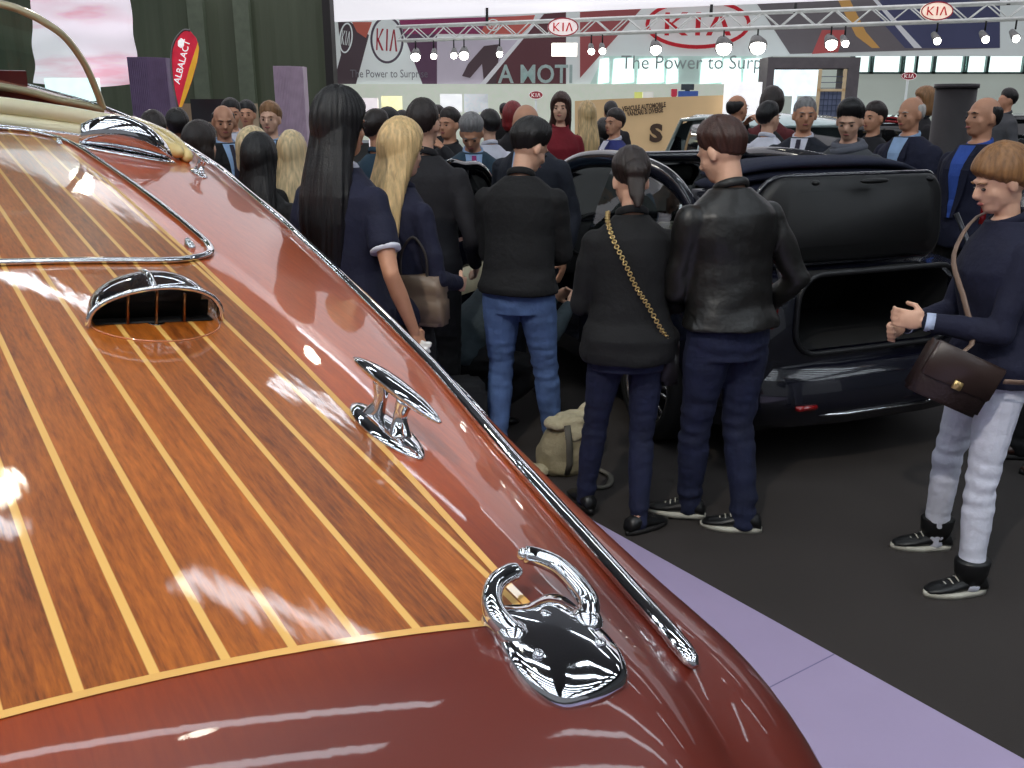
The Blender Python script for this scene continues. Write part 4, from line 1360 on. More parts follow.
CL = dict(navy=cloth('navy', (15, 18, 44)), black=cloth('black', (11, 11, 14)), charcoal=cloth('charcoal', (24, 23, 28)), jeans=cloth('jeans', (84, 110, 158), var=.28), darkjeans=cloth('darkjeans', (20, 27, 56), var=.25), leather=mat('leather_black', (22, 21, 20), rough=.42, bump=.35, bscale=13, var=.25), white=cloth('white', (214, 214, 226)), whitejeans=cloth('whitejeans', (206, 208, 222), var=.06), teal=cloth('teal', (38, 62, 78)), suit=cloth('suit', (24, 28, 40)), blue=cloth('blue', (44, 50, 112)), lightblue=cloth('lightblue', (150, 178, 214)), shirtblue=cloth('shirtblue', (50, 84, 168)), red=cloth('red', (120, 18, 32)), grey=cloth('grey', (72, 74, 78)), scarf=cloth('scarf', (92, 94, 104)), magenta=cloth('magenta', (150, 50, 110)), darktie=cloth('darktie', (46, 42, 56)), bluecardigan=cloth('bluecardigan', (40, 50, 92)), quilted=cloth('quilted', (52, 64, 70)), patterned=cloth('patterned', (170, 182, 210), var=.35), maroon=cloth('maroon', (96, 36, 40)))
SHOE = dict(black=mat('shoe_black', (18, 18, 19), rough=.4), brown=mat('shoe_brown', (58, 34, 26), rough=.3))
SOLE = dict(white=mat('sole_white', (186, 184, 172), rough=.6), dark=mat('sole_dark', (24, 22, 22), rough=.6))

def ik(a, t, l1, l2, pole):
    a, t, pole = V(a), V(t), V(pole)
    d = t - a
    L = min(d.length, (l1 + l2) * .999)
    dn = d.normalized()
    x = (l1 * l1 - l2 * l2 + L * L) / (2 * L)
    h = math.sqrt(max(0, l1 * l1 - x * x))
    pn = (pole - dn * pole.dot(dn)).normalized()
    return a + dn * x + pn * h, a + dn * L

TR_M = [(.84, .150, .105, -.01), (.93, .165, .118, -.012), (1.02, .152, .108, 0), (1.10, .146, .102, .0), (1.20, .158, .108, .0), (1.30, .176, .118, .0), (1.37, .176, .112, -.005), (1.415, .150, .094, -.008), (1.45, .108, .074, -.005), (1.48, .066, .058, .0), (1.50, .056, .056, .0)]
TR_F = [(.84, .158, .110, -.01), (.93, .172, .122, -.014), (1.02, .148, .102, 0), (1.09, .128, .092, .0), (1.18, .138, .100, .008), (1.27, .150, .120, .018), (1.35, .152, .106, .004), (1.40, .132, .086, -.006), (1.44, .092, .066, -.005), (1.47, .056, .052, -.003), (1.49, .050, .050, .0)]

def person(label, px, top, Y, yaw=0., sex='m', skin=0, hair='brown', hs='short', topc='black', botc='darkjeans', shoe='black', sole='dark', lean=0., head=(0, 0, 0), lh=(-.24, .06, .84), rh=(.24, .06, .84), feet=((-.10, 0), (.10, 0)), vox=.012, sleeve=1., hem=.88, bulk=1., shirt=None, tie=None, drop=0., face=True, curl=.5, zbase=0., cuff=None, scarf=None, group=None, lpole=None, rpole=None, hairlen=1.2, trim=None, wr=.006, footyaw=8, xy=None, tuck=False, hightop=False):
    P0 = at(px, top, Y)
    if xy: P0 = V((xy[0], xy[1], P0.z))
    q_ = V((P0.x, P0.y, 0)) - V((.22, 3.82, 0))
    if q_.dot(V((.8219, .5696, 0))) < -.02 and P0.y < 9.5 and P0.x > -5: zbase = .04    # stands on the display platform
    H = (P0.z - zbase)
    s = H / (1.75 if hs in ('bald', 'fringe', 'crop') else 1.775) if not drop else 1.0
    root = thing('person', label, 'person', (P0.x, P0.y, zbase), R(yaw), group)
    root.scale = (s, s, s)
    near = vox < .009
    TR = TR_F if sex == 'f' else TR_M
    lr = R(lean)
    def warp(p):
        p = V(p)
        k = sstep(.9, 1.25, p.z) if True else 1
        a = -lr * (0.35 + .65 * k) if p.z > .86 else 0
        q = p - V((0, 0, .92))
        q = Matrix.Rotation(a, 3, 'X') @ q
        return q + V((0, 0, .92 - drop))
    seg = 14 if near else 10
    # ---- shoulders, arms
    sw = .180 if sex == 'm' else .150
    sw *= .5 + .5 * bulk
    SH = {-1: warp((-sw, -.004, 1.364)), 1: warp((sw, -.004, 1.364))}
    AR = {}
    for sd, hd, pole in ((-1, lh, lpole), (1, rh, rpole)):
        w_t = V(hd)
        el, wr_ = ik(SH[sd], w_t, .29, .26, pole or (sd * .6, -1, -.3))
        AR[sd] = (SH[sd], el, wr_)
    HP = {-1: V((-.09, -.005, .90 - drop)), 1: V((.09, -.005, .90 - drop))}
    LG = {}
    for sd, ft in ((-1, feet[0]), (1, feet[1])):
        kn, an = ik(HP[sd], V((ft[0], ft[1], .085 + (ft[2] if len(ft) > 2 else 0))), .425, .40, (sd * (.06 if not drop else .5), 1, 0))
        LG[sd] = (HP[sd], kn, an)
    # ---- head frame
    nb = warp((0, -.005, 1.47)); hc0 = warp((0, .015, 1.56))
    RH = Matrix.Rotation(R(head[1]), 4, 'Z') @ Matrix.Rotation(R(-head[0]) - lr * .35, 4, 'X') @ Matrix.Rotation(R(head[2]), 4, 'Y')
    HM = Matrix.Translation(warp((0, .0, 1.53))) @ RH @ Matrix.Translation((0, .005, -1.53))
    def hp(x, y, z): return HM @ V((x, y, z))
    # ---- body
    bm = bmesh.new()
    def ring(z, rx, ry, yo, pad=0., n=24):
        return [warp((math.cos(2 * PI * k / n) * (rx + pad), math.sin(2 * PI * k / n) * (ry + pad) + yo, z)) for k in range(n)]
    loft(bm, [ring(z, rx * .93 * bulk, ry * .93 * bulk, yo) for z, rx, ry, yo in TR])
    frus(bm, warp((0, -.01, 1.44)), hp(0, -.012, 1.575), .055 if sex == 'm' else .047, .050 if sex == 'm' else .043, 16)
    ball(bm, hp(0, -.012, 1.57), .05)
    for sd in (-1, 1):
        a, b, c = AR[sd]
        f = .85 if sex == 'f' else 1.
        limb(bm, [a, a.lerp(b, .5), b, b.lerp(c, .35), c], [.05 * f, .046 * f, .037 * f, .039 * f, .025 * f], seg)
        a, b, c = LG[sd]
        limb(bm, [a, a.lerp(b, .4), b, b.lerp(c, .35), c], [.082, .074, .05, .053, .036], seg)
        fy_ = footyaw[0 if sd < 0 else 1] if isinstance(footyaw, tuple) else -sd * footyaw
        Mr = Matrix.Rotation(R(fy_), 4, 'Z')
        ball(bm, c + Mr @ V((0, .05, -.055)), (.028, .085, .018), 12, Mr)
        # hand
        el, wr_ = AR[sd][1], AR[sd][2]
        d = (wr_ - el).normalized()
        side = d.cross(V((0, 1, 0)))
        pn = V((0, 1, 0)) if abs(d.y) < .7 else V((-sd, 0, 0)).cross(d)
        # palm frame: d along the fingers, n palm normal, w across (thumb side)
        n_ = V((-sd, 0, 0)) if abs(d.x) < .75 else V((0, 0, -1))
        n_ = (n_ - d * n_.dot(d)).normalized()
        w_ = n_.cross(d) * sd * 1.0
        if w_.dot(V((0, 1, .4))) < 0: w_ = -w_
        Mh = Matrix((w_, d, n_)).transposed().to_4x4()
        ball(bm, wr_ + d * .048, (.040, .052, .015), 12, Mh)
        if vox < .011:
            for k, (off, l) in enumerate(((.029, .068), (.010, .076), (-.010, .071), (-.028, .056))):
                p0 = wr_ + d * .085 + w_ * off
                c1 = curl * .9
                d1 = (d * math.cos(c1) + n_ * math.sin(c1))
                p1 = p0 + d1 * l * .5
                c2 = curl * 2.1
                d2 = (d * math.cos(c2) + n_ * math.sin(c2))
                p2 = p1 + d2 * l * .5
                limb(bm, [p0 - d * .02, p0, p1, p2], [.009, .0092, .0085, .0075], 8)
            t0 = wr_ + d * .02 + w_ * .030
            t1 = t0 + (d * .6 + w_ * .6 + n_ * .35).normalized() * .038
            t2 = t1 + (d * .9 + w_ * .1 + n_ * .4).normalized() * .032
            limb(bm, [t0, t1, t2], [.012, .0105, .009], 8)
        else:
            for off in (.024, .008, -.008, -.024):
                p0 = wr_ + d * .08 + w_ * off
                limb(bm, [p0, p0 + d * .05 + n_ * .03 * curl, p0 + d * .06 + n_ * .07 * curl], [.0105, .010, .009], 6)
            limb(bm, [wr_ + d * .02 + w_ * .03, wr_ + d * .06 + w_ * .055 + n_ * .02], [.013, .011], 6)
    # head: cranium, jaw, nose, brows, ears, lips
    M3 = HM.to_3x3().to_4x4()
    fw = .94 if sex == 'f' else 1.
    ball(bm, hp(0, -.012, 1.655), (.076 * fw, .095, .094), 20, M3)
    ball(bm, hp(0, .018, 1.61), (.064 * fw, .076, .085), 18, M3)
    ball(bm, hp(0, .045, 1.560), (.043 * fw, .042, .036), 14, M3)
    ball(bm, hp(0, .068, 1.548), (.019, .018, .015), 10, M3)
    limb(bm, [hp(0, .088, 1.645), hp(0, .104, 1.612), hp(0, .098, 1.602)], [.008, .0125, .010], 8)
    ball(bm, hp(0, .080, 1.66), (.046, .014, .010), 10, M3)
    ball(bm, hp(0, .083, 1.578), (.022, .011, .009), 10, M3)
    for sd in (-1, 1):
        ball(bm, hp(sd * .038 * fw, .050, 1.608), (.024, .026, .026), 10, M3)
        ball(bm, hp(sd * .078 * fw, -.005, 1.625), (.009, .019, .032), 10, M3)
    body = mesh_obj('body', skin_mesh(bm, vox * (.8 if face else 1), 2), SKIN[skin], root)
    if face:
        for sd in (-1, 1):
            bm = bmesh.new(); ball(bm, hp(sd * .031 * fw, .0835, 1.634), (.0105, .007, .0055), 10, M3)
            obj('eye', bm, EYE, root)
            bm = bmesh.new(); limb(bm, [hp(sd * .015, .095, 1.657), hp(sd * .033, .092, 1.661), hp(sd * .050, .078, 1.655)], [.0025, .0032, .002], 6)
            obj('eyebrow', bm, HAIR[hair], root)
        bm = bmesh.new(); ball(bm, hp(0, .0925, 1.577), (.021, .006, .0065), 10, M3); obj('lips', bm, LIP, root)
    # ---- hair
    if hs != 'bald':
        bm = bmesh.new()
        nu, nv = (40, 26) if near else (28, 18)
        th = dict(short=.021, crop=.010, fringe=.008, quiff=.026, long=.024, bun=.026, bob=.028, pixie=.022, curly=.04)[hs]
        g = []
        for i in range(nv + 1):
            ph = PI * i / nv
            row = []
            for j in range(nu):
                t = 2 * PI * j / nu
                dx, dy, dz = math.sin(ph) * math.cos(t), math.sin(ph) * math.sin(t), math.cos(ph)
                zt = -.14 + .56 * dy + .20 * max(0, dy) ** 2
                if hs in ('long', 'bob', 'curly'): zt -= .55 * (1 - max(0, dy)) if dy < .45 else 0
                if hs == 'pixie': zt += -.16 * max(0, dy) - .08
                if hs in ('long', 'bob', 'curly') and dy > .45: zt -= .08
                if abs(dy) < .25 and hs in ('short', 'crop', 'quiff', 'bun', 'fringe'): zt += .06
                k = sstep(zt - .12, zt + .02, dz)
                k2 = sstep(zt - .04, zt + (.22 if hs in ('pixie', 'long', 'bob', 'curly') else .75), dz)
                if hs == 'fringe': k2 = k; k *= sstep(.62, .40, dz) * sstep(.35, .05, dy)
                tp = 1. if hs in ('long', 'bob', 'curly') else .18 + .82 * sstep(-.75, .35, dz)
                r_ = 1 + (th * tp * (1 + .35 * max(0, dz))) / .09
                sc_ = .86 + .145 * k + (r_ - 1) * k2 * k
                if hs == 'quiff': sc_ += .14 * k * max(0, dy) * max(0, dz)
                if hs == 'curly': sc_ += .08 * k * noise.noise(V((dx, dy, dz)) * 7)
                wob = 1 + .025 * k * noise.noise(V((dx * 5, dy * 5, dz * 1.3)) + V((px, 0, 0)))
                row.append(bm.verts.new(hp(dx * .0775 * fw * sc_ * wob, -.011 + dy * .0965 * sc_ * wob, 1.648 + dz * .1015 * sc_ * wob)))
            g.append(row)
        for i in range(nv):
            for j in range(nu):
                try: bm.faces.new((g[i][j], g[i + 1][j], g[i + 1][(j + 1) % nu], g[i][(j + 1) % nu]))
                except ValueError: pass
        bmesh.ops.remove_doubles(bm, verts=bm.verts, dist=1e-5)
        if hs in ('long',):
            zs = [(1.70, .088, .085, -.015), (1.64, .098, .092, -.025), (1.56, .102, .080, -.045), (1.47, .112, .068, -.075), (1.38, .122, .056, -.100), (1.28, .118, .046, -.112), (hairlen, .085, .034, -.118), (hairlen - .04, .035, .02, -.118)]
            rings = []
            for z, rx, ry, yo in zs:
                rr = []
                for k in range(28):
                    a = 2 * PI * k / 28
                    w_ = 1 + .10 * noise.noise(V((math.cos(a) * 3, math.sin(a) * 3, z * 2.2)) + V((px, 0, 0)))
                    q = V((math.cos(a) * rx * fw * w_, math.sin(a) * ry * w_ + yo, z))
                    m1 = HM @ q; m2 = warp(q)
                    kk = sstep(1.42, 1.60, z)
                    rr.append(m2.lerp(m1, kk))
                rings.append(rr)
            loft(bm, rings)
        if hs == 'bun':
            ball(bm, hp(0, -.120, 1.635), (.050, .045, .050), 14, M3)
            loft(bm, [[HM @ V((math.cos(a) * r1, -.125 + math.sin(a) * r1 * .6, z)) for a in [2 * PI * k / 14 for k in range(14)]] for z, r1 in ((1.63, .035), (1.58, .040), (1.52, .032), (1.47, .012))])
        if hs == 'bob':
            loft(bm, [[HM @ V((math.cos(a) * r1, -.03 + math.sin(a) * r1 * .9, z)) for a in [2 * PI * k / 20 for k in range(20)]] for z, r1 in ((1.68, .09), (1.6, .100), (1.54, .098), (1.50, .07))])
        me = skin_mesh(bm, vox * .75, 2)
        NR = [n.vector.copy() for n in me.vertex_normals]
        for v in me.vertices:
            q = HM.inverted() @ v.co
            a = math.atan2(q.x, q.y + .02)
            dsp = noise.noise(V((a * 9, q.z * 4, px))) * (.0035 if hs != 'long' else .006)
            v.co += NR[v.index] * dsp
        mesh_obj('hair', me, HAIR[hair], root)
    # ---- trousers
    bm = bmesh.new()
    pr = 1.0 * bulk
    loft(bm, [[V((math.cos(2 * PI * k / 24) * (rx * pr), math.sin(2 * PI * k / 24) * (ry * pr) + yo - (0 if not drop else .0), z - drop)) for k in range(24)] for z, rx, ry, yo in ((.80, .150, .105, -.01), (.88, .162, .114, -.012), (.95, .166, .118, -.012), (1.01, .156, .11, -.005))])
    tf = .92 if sex == 'f' else 1.06
    for sd in (-1, 1):
        a, b, c = LG[sd]
        c2 = c + V((0, 0, -.035))
        limb(bm, [a, a.lerp(b, .3), a.lerp(b, .7), b, b.lerp(c, .4), b.lerp(c, .8), c2], [.094 * tf, .092 * tf, .074 * tf, .064 * tf, .064 * tf, .054 * tf, .050 * tf], seg)
    me = skin_mesh(bm, vox, 3)
    NR = [n.vector.copy() for n in me.vertex_normals]
    for v in me.vertices:
        q = v.co.copy()
        kz = .4 + 1.2 * math.exp(-((q.z - .48) / .12) ** 2) + 1.2 * sstep(.25, .1, q.z) + .8 * math.exp(-((q.z - .85) / .06) ** 2)
        v.co += NR[v.index] * noise.noise(V((q.x * 9, q.y * 9, q.z * 26)) + V((px, top, 0))) * wr * kz
    mesh_obj('trousers', me, CL[botc], root)
    # ---- top
    def padring(z, pad):
        tab = {0: 0, 1: 0, 2: 0}
        rx = interp([(a[0], a[1]) for a in TR], z); ry = interp([(a[0], a[2]) for a in TR], z); yo = interp([(a[0], a[3]) for a in TR], z)
        return rx * bulk + pad, ry * bulk + pad, yo
    pad = .018 if not tuck else .012
    bm = bmesh.new()
    zz = [hem, hem + .03] + [z for z in (.95, 1.02, 1.10, 1.20, 1.30, 1.38, 1.43, 1.465, 1.485) if z > hem + .05]
    rings = []
    for z in zz:
        rx, ry, yo = padring(z, pad + (.012 if z < .97 and not tuck else 0))
        if sex == 'm' and z < 1.15 and not tuck: rx += .012; ry += .01
        rings.append([warp((math.cos(2 * PI * k / 24) * rx, math.sin(2 * PI * k / 24) * ry + yo, z)) for k in range(24)])
    loft(bm, rings)
    for sd in (-1, 1):
        a, b, c = AR[sd]
        f = .88 if sex == 'f' else 1.0
        f *= .6 + .4 * bulk
        if sleeve >= .99:
            limb(bm, [a, a.lerp(b, .5), b, b.lerp(c, .4), b.lerp(c, .93)], [.064 * f, .060 * f, .053 * f, .050 * f, .042 * f], seg)
        elif sleeve > 0:
            e_ = a.lerp(b, min(1, sleeve * 1.3))
            limb(bm, [a, a.lerp(e_, .5)], [.061 * f, .060 * f], seg)
            frus(bm, a.lerp(e_, .4), e_, .062 * f, .064 * f, 18)
    me = skin_mesh(bm, vox, 9 if near else 5, .6)
    NR = [n.vector.copy() for n in me.vertex_normals]
    for v in me.vertices:
        q = v.co.copy()
        kz = .5 + .8 * sstep(1.2, .95, q.z + drop) + (1.0 if abs(q.x) > .2 else 0)
        v.co += NR[v.index] * noise.noise(V((q.x * 8, q.y * 8, q.z * 13)) + V((px, top, 3))) * wr * kz
    mesh_obj('shirt' if sleeve < .9 else 'jacket', me, CL[topc], root)
    # collar ring
    if sleeve > .9 or trim:
        bm = bmesh.new()
        ns = 20
        tube(bm, [warp((math.cos(2 * PI * k / ns) * .066, math.sin(2 * PI * k / ns) * .062 - .004, 1.49 - .022 * math.sin(2 * PI * k / ns))) for k in range(ns)], .012, 8, closed=True, flat=(.7, 1.5))
        obj('collar', bm, CL[trim or (shirt if shirt else topc)], root)
    if sleeve < .9 and trim:
        for sd in (-1, 1):
            a, b, c = AR[sd]; e_ = a.lerp(b, min(1, sleeve * 1.3)); d = (b - a).normalized()
            bm = bmesh.new(); frus(bm, e_ - d * .004, e_ + d * .010, .066 * (.88 if sex == 'f' else 1), .067 * (.88 if sex == 'f' else 1), 20); obj('sleeve_trim', bm, CL[trim], root)
    def vpatch(w0, w1, z0, z1, extra, name, m):
        bm = bmesh.new(); rows = []
        for i in range(13):
            z = z0 + (z1 - z0) * i / 12
            hw = w0 + (w1 - w0) * i / 12
            rx, ry, yo = padring(z, pad + extra)
            rows.append([warp((hw * t, yo + (ry + .012 * (z < 1.15)) * math.sqrt(max(0, 1 - (hw * t / rx) ** 2)), z)) for t in (-1, -.5, 0, .5, 1)])
        loft(bm, rows, cap=False, closed=False)
        return obj(name, bm, m, root, False)
    if shirt:
        vpatch(.012, .060, 1.06, 1.478, .013, 'shirt_front', CL[shirt])
        for sd in (-1, 1):
            bm = bmesh.new()
            p = []
            for z, x0, x1 in ((1.06, .012, .035), (1.2, .028, .07), (1.34, .045, .095), (1.42, .055, .085), (1.478, .060, .072)):
                rx, ry, yo = padring(z, pad + .018)
                p.append([warp((sd * x, yo + (ry + .012 * (z < 1.15)) * math.sqrt(max(0, 1 - (x / rx) ** 2)), z)) for x in (x0, x1)])
            loft(bm, p, cap=False, closed=False)
            obj('lapel', bm, CL[topc], root, False)
    if tie:
        vpatch(.022, .016, 1.08, 1.472, .019, 'tie', CL[tie])
    if scarf:
        for k, (rr, z) in enumerate(((.085, 1.48), (.10, 1.45))):
            bm = bmesh.new(); tube(bm, [warp((math.cos(2 * PI * q / 20) * rr, math.sin(2 * PI * q / 20) * rr * .9, z - .02 * math.sin(2 * PI * q / 20 + k))) for q in range(20)], .028, 8, closed=True); obj('scarf', bm, CL[scarf], root)
    if cuff:
        for sd in (-1, 1):
            a, b, c = AR[sd]; d = (c - b).normalized()
            bm = bmesh.new(); frus(bm, b.lerp(c, .88), c + d * .0, .038, .036, 16); obj('cuff', bm, CL[cuff], root)
    # ---- shoes
    for sd in (-1, 1):
        an = LG[sd][2]
        Ms = Matrix.Translation((an.x, an.y, an.z - .085)) @ Matrix.Rotation(R(footyaw[0 if sd < 0 else 1] if isinstance(footyaw, tuple) else -sd * footyaw), 4, 'Z')
        bm = bmesh.new()
        rings = []
        for y, w_, h0 in ((-.075, .024, .055), (-.06, .036, .085), (-.02, .040, .098), (.03, .041, .082), (.09, .046, .058), (.14, .043, .046), (.172, .028, .034), (.182, .012, .026)):
            rings.append([Ms @ V((math.cos(a) * w_, y, .016 + max(0, (h0 - .016)) * (.5 + .5 * math.sin(a)) if math.sin(a) > -.99 else .016)) for a in [2 * PI * k / 16 for k in range(16)]])
        loft(bm, rings)
        if hightop: loft(bm, [[Ms @ V((math.cos(a) * r_, -.004 + math.sin(a) * r_ * 1.2, z)) for a in [2 * PI * k / 16 for k in range(16)]] for z, r_ in ((.05, .044), (.10, .056), (.145, .060), (.155, .056))])
        sh = obj('shoe', bm, SHOE[shoe], root)
        if near or sole == 'white' or shoe == 'brown':
            bm = bmesh.new()
            o_ = [V((math.cos(a) * (.047 if math.sin(a) > 0 else .040) * (1 - .25 * max(0, math.sin(a)) ** 6), .055 + math.sin(a) * .135, 0)) for a in [2 * PI * k / 28 for k in range(28)]]
            loft(bm, [[Ms @ (p + V((0, 0, .0))) for p in o_], [Ms @ (p + V((0, 0, .024))) for p in o_]])
            obj('shoe_sole', bm, SOLE[sole], sh)
            if near:
                for k in range(4):
                    bm = bmesh.new(); y = .035 + k * .022
                    tube(bm, [Ms @ V((-.022, y, .080 - k * .011)), Ms @ V((0, y + .004, .092 - k * .012)), Ms @ V((.022, y, .080 - k * .011))], .003, 5)
                    obj('shoe_lace', bm, SOLE[sole], sh)
    return dict(root=root, warp=warp, HM=HM, AR=AR, LG=LG, s=s)

def held(root_d, local):
    return root_d['root'].matrix_basis @ V(local)

NEAR = .0075
# woman in the navy tee with long black hair
w1 = person('woman with very long black hair and navy t-shirt with white sleeve trim', 333, 87, 3.6, -30, 'f', 1, 'black', 'long', 'navy', 'darkjeans', lean=2, head=(4, -8, 0), lh=(-.22, .08, .84), rh=(.30, .05, .87), vox=NEAR, sleeve=.5, hem=.86, trim='white', zbase=.04, hairlen=1.12, footyaw=8, bulk=1.18, curl=.8)
person('black haired woman behind the boat beside the woman in the navy t-shirt', 258, 133, 4.5, -10, 'f', 0, 'black', 'long', 'black', 'darkjeans', vox=.011, zbase=.04, hairlen=1.2, face=False)
person('woman with pale blond hair just behind the black haired woman by the boat', 252, 128, 5.2, -15, 'f', 0, 'fair', 'bob', 'black', 'black', vox=.013, face=False, zbase=.04)
person('fair haired person showing between the two black haired women', 291, 131, 5.3, 0, 'f', 0, 'fair', 'long', 'charcoal', 'black', vox=.013, face=False)
w3 = person('blonde woman with long wavy hair and dark jacket carrying a taupe handbag', 394, 118, 3.95, -42, 'f', 0, 'blonde', 'long', 'navy', 'black', vox=.009, hairlen=1.08, lean=2, rh=(.12, .26, 1.02), lh=(-.2, .16, .95), face=True, head=(8, 0, 0), bulk=1.0, zbase=.04)
person('man with short greying hair and black sweater behind the blonde woman', 421, 100, 4.75, -18, 'm', 0, 'brown', 'crop', 'charcoal', 'black', vox=.010, lean=2, face=False, lh=(-.22, .16, .92), rh=(.22, .16, .92), zbase=.04)
m6 = person('man in black sweater and blue jeans standing with his back turned', 519, 115, 4.5, -12, 'm', 0, 'dark', 'quiff', 'black', 'jeans', 'black', lean=6, head=(26, -42, 0), lh=(-.06, .34, 1.06), rh=(.10, .34, 1.02), vox=NEAR, hem=.90, feet=((-.12, .02), (.16, .16)), bulk=1.02, wr=.007)
w13 = person('woman with low hair bun in black top with a gold chain strap across her back', 636, 146, 3.65, 4, 'f', 0, 'brown', 'bun', 'black', 'darkjeans', 'black', lean=4, head=(24, 0, 0), lh=(-.10, .30, 1.04), rh=(.12, .28, 1.02), vox=NEAR, hem=.84, feet=((-.15, .20), (.07, -.05)), bulk=1.15, wr=.006, face=False, footyaw=(15, -58))
m14 = person('man in black leather jacket looking down with his back to us', 743, 112, 3.62, 24, 'm', 0, 'chestnut', 'short', 'leather', 'darkjeans', 'black', 'white', lean=5, head=(24, 22, 0), lh=(-.10, .30, .98), rh=(.27, .14, .92), vox=NEAR, hem=.93, feet=((-.03, .16), (.12, -.05)), bulk=1.08, wr=.008, rpole=(.8, -1, -.5), footyaw=(48, 52), face=False)
w22 = person('woman with short sandy hair in navy jacket and white jeans walking left', 1000, 141, 3.22, 92, 'f', 0, 'sandy', 'pixie', 'navy', 'whitejeans', 'black', 'white', lean=3, head=(18, 0, 0), lh=(-.10, .34, 1.11), rh=(.14, .30, 1.04), vox=.0068, hem=.86, feet=((-.20, .07), (.20, .02)), cuff='patterned', bulk=1.14, lpole=(-.5, -1, -.4), curl=.7, footyaw=4, wr=.006, trim='navy', xy=(1.76, 3.27), hightop=True)
person('person in dark trousers and brown leather shoe at the right edge', 1046, 100, 4.55, 80, 'm', 1, 'dark', 'short', 'charcoal', 'black', 'brown', 'dark', vox=.011, face=False, feet=((-.1, .0), (.1, .12)), xy=(2.72, 4.35))
# crouching photographer by the open car door
cp_ = person('person in grey quilted jacket crouching by the open car door', 500, 280, 5.25, -70, 'm', 0, 'dark', 'short', 'quilted', 'black', drop=.50, lean=42, head=(-18, 0, 0), lh=(-.10, .62, .66), rh=(.12, .62, .66), vox=.010, feet=((-.14, .12), (.14, .12)), face=False, xy=(-.30, 5.05))
# behind the door and beyond the car
person('grey haired man in teal suit and magenta tie looking down at his phone', 472, 108, 6.6, 186, 'm', 1, 'grey', 'short', 'teal', 'suit', lean=6, head=(34, -12, 0), lh=(-.05, .34, 1.14), rh=(.06, .34, 1.14), vox=.011, shirt='lightblue', tie='magenta', bulk=1.12)
person('bald man in dark suit jacket and light blue shirt behind the man in jeans', 534, 101, 5.75, 152, 'm', 1, 'dark', 'bald', 'suit', 'suit', lean=6, head=(30, 10, 0), vox=.011, shirt='lightblue', bulk=1.12)
person('woman with dark red hair seen from behind in the far crowd', 513, 102, 9.6, -30, 'f', 0, 'red', 'bob', 'charcoal', 'black', vox=.015, face=False)
person('smiling woman with long brown hair in a dark red top', 561, 92, 8.8, 190, 'f', 0, 'chestnut', 'long', 'red', 'black', vox=.013, hairlen=1.2, head=(-2, -20, 0))
person('woman with long wavy blonde hair down the back of her black dress', 587, 101, 9.8, 10, 'f', 0, 'blonde', 'long', 'black', 'black', vox=.013, hairlen=1.05, face=False)
person('dark haired woman between the blonde woman and the man in blue suit', 604, 120, 10.9, 20, 'f', 0, 'dark', 'curly', 'black', 'black', vox=.015, face=False)
person('man in bright blue suit and white shirt with lanyard looking left', 615, 108, 8.8, 112, 'm', 1, 'brown', 'short', 'blue', 'suit', vox=.012, shirt='white', head=(0, 20, 0), tie=None, bulk=1.1)
person('dark haired person half hidden behind the man in blue suit', 611, 101, 11.8, 0, 'm', 1, 'black', 'short', 'charcoal', 'black', vox=.015, face=False)
person('balding man in black holding a phone to his face by the white board', 738, 95, 8.9, -62, 'm', 1, 'dark', 'fringe', 'black', 'black', vox=.013, lh=(-.1, .2, 1.5), rh=(.12, .2, 1.5), rpole=(1, 0, -1), lpole=(-1, 0, -1))
person('dark haired man in white shirt seen from behind beyond the car', 770, 101, 8.1, -50, 'm', 0, 'black', 'short', 'white', 'suit', vox=.012, head=(0, -10, 0))
person('brown haired person standing far behind the man in the white shirt', 773, 89, 9.6, -20, 'm', 1, 'brown', 'curly', 'maroon', 'black', vox=.015, face=False)
person('grey haired man in dark suit with tie and folded arms', 806, 98, 7.0, 150, 'm', 1, 'grey', 'crop', 'suit', 'suit', vox=.011, shirt='white', tie='darktie', lh=(.10, .24, 1.12), rh=(-.10, .26, 1.14), head=(4, 20, 0), bulk=1.15)
person('black haired man in grey jacket and scarf looking down', 853, 98, 6.4, 140, 'm', 0, 'black', 'quiff', 'grey', 'black', vox=.011, scarf='scarf', head=(18, 10, 0), bulk=1.08)
person('reddish faced man just behind the man with the scarf', 876, 101, 8.1, 120, 'm', 1, 'brown', 'short', 'charcoal', 'black', vox=.013)
m20 = person('grey balding man in navy jacket and light blue shirt holding a black folder', 914, 97, 7.0, 122, 'm', 1, 'white', 'fringe', 'navy', 'suit', vox=.010, shirt='lightblue', lh=(-.08, .32, 1.14), rh=(.08, .30, 1.14), head=(6, -6, 0), bulk=1.2)
person('bald man in dark jacket and bright blue shirt at the right', 986, 97, 5.8, 112, 'm', 1, 'dark', 'fringe', 'navy', 'black', vox=.010, shirt='shirtblue', head=(-2, -8, 0), bulk=1.2)
person('orange haired person passing far behind the grey balding man', 926, 87, 10.5, 90, 'f', 0, 'sandy', 'bob', 'charcoal', 'black', vox=.015, face=False)
person('dark haired person far away near the right edge', 1009, 88, 12.6, 90, 'm', 1, 'dark', 'short', 'grey', 'black', vox=.015, face=False)
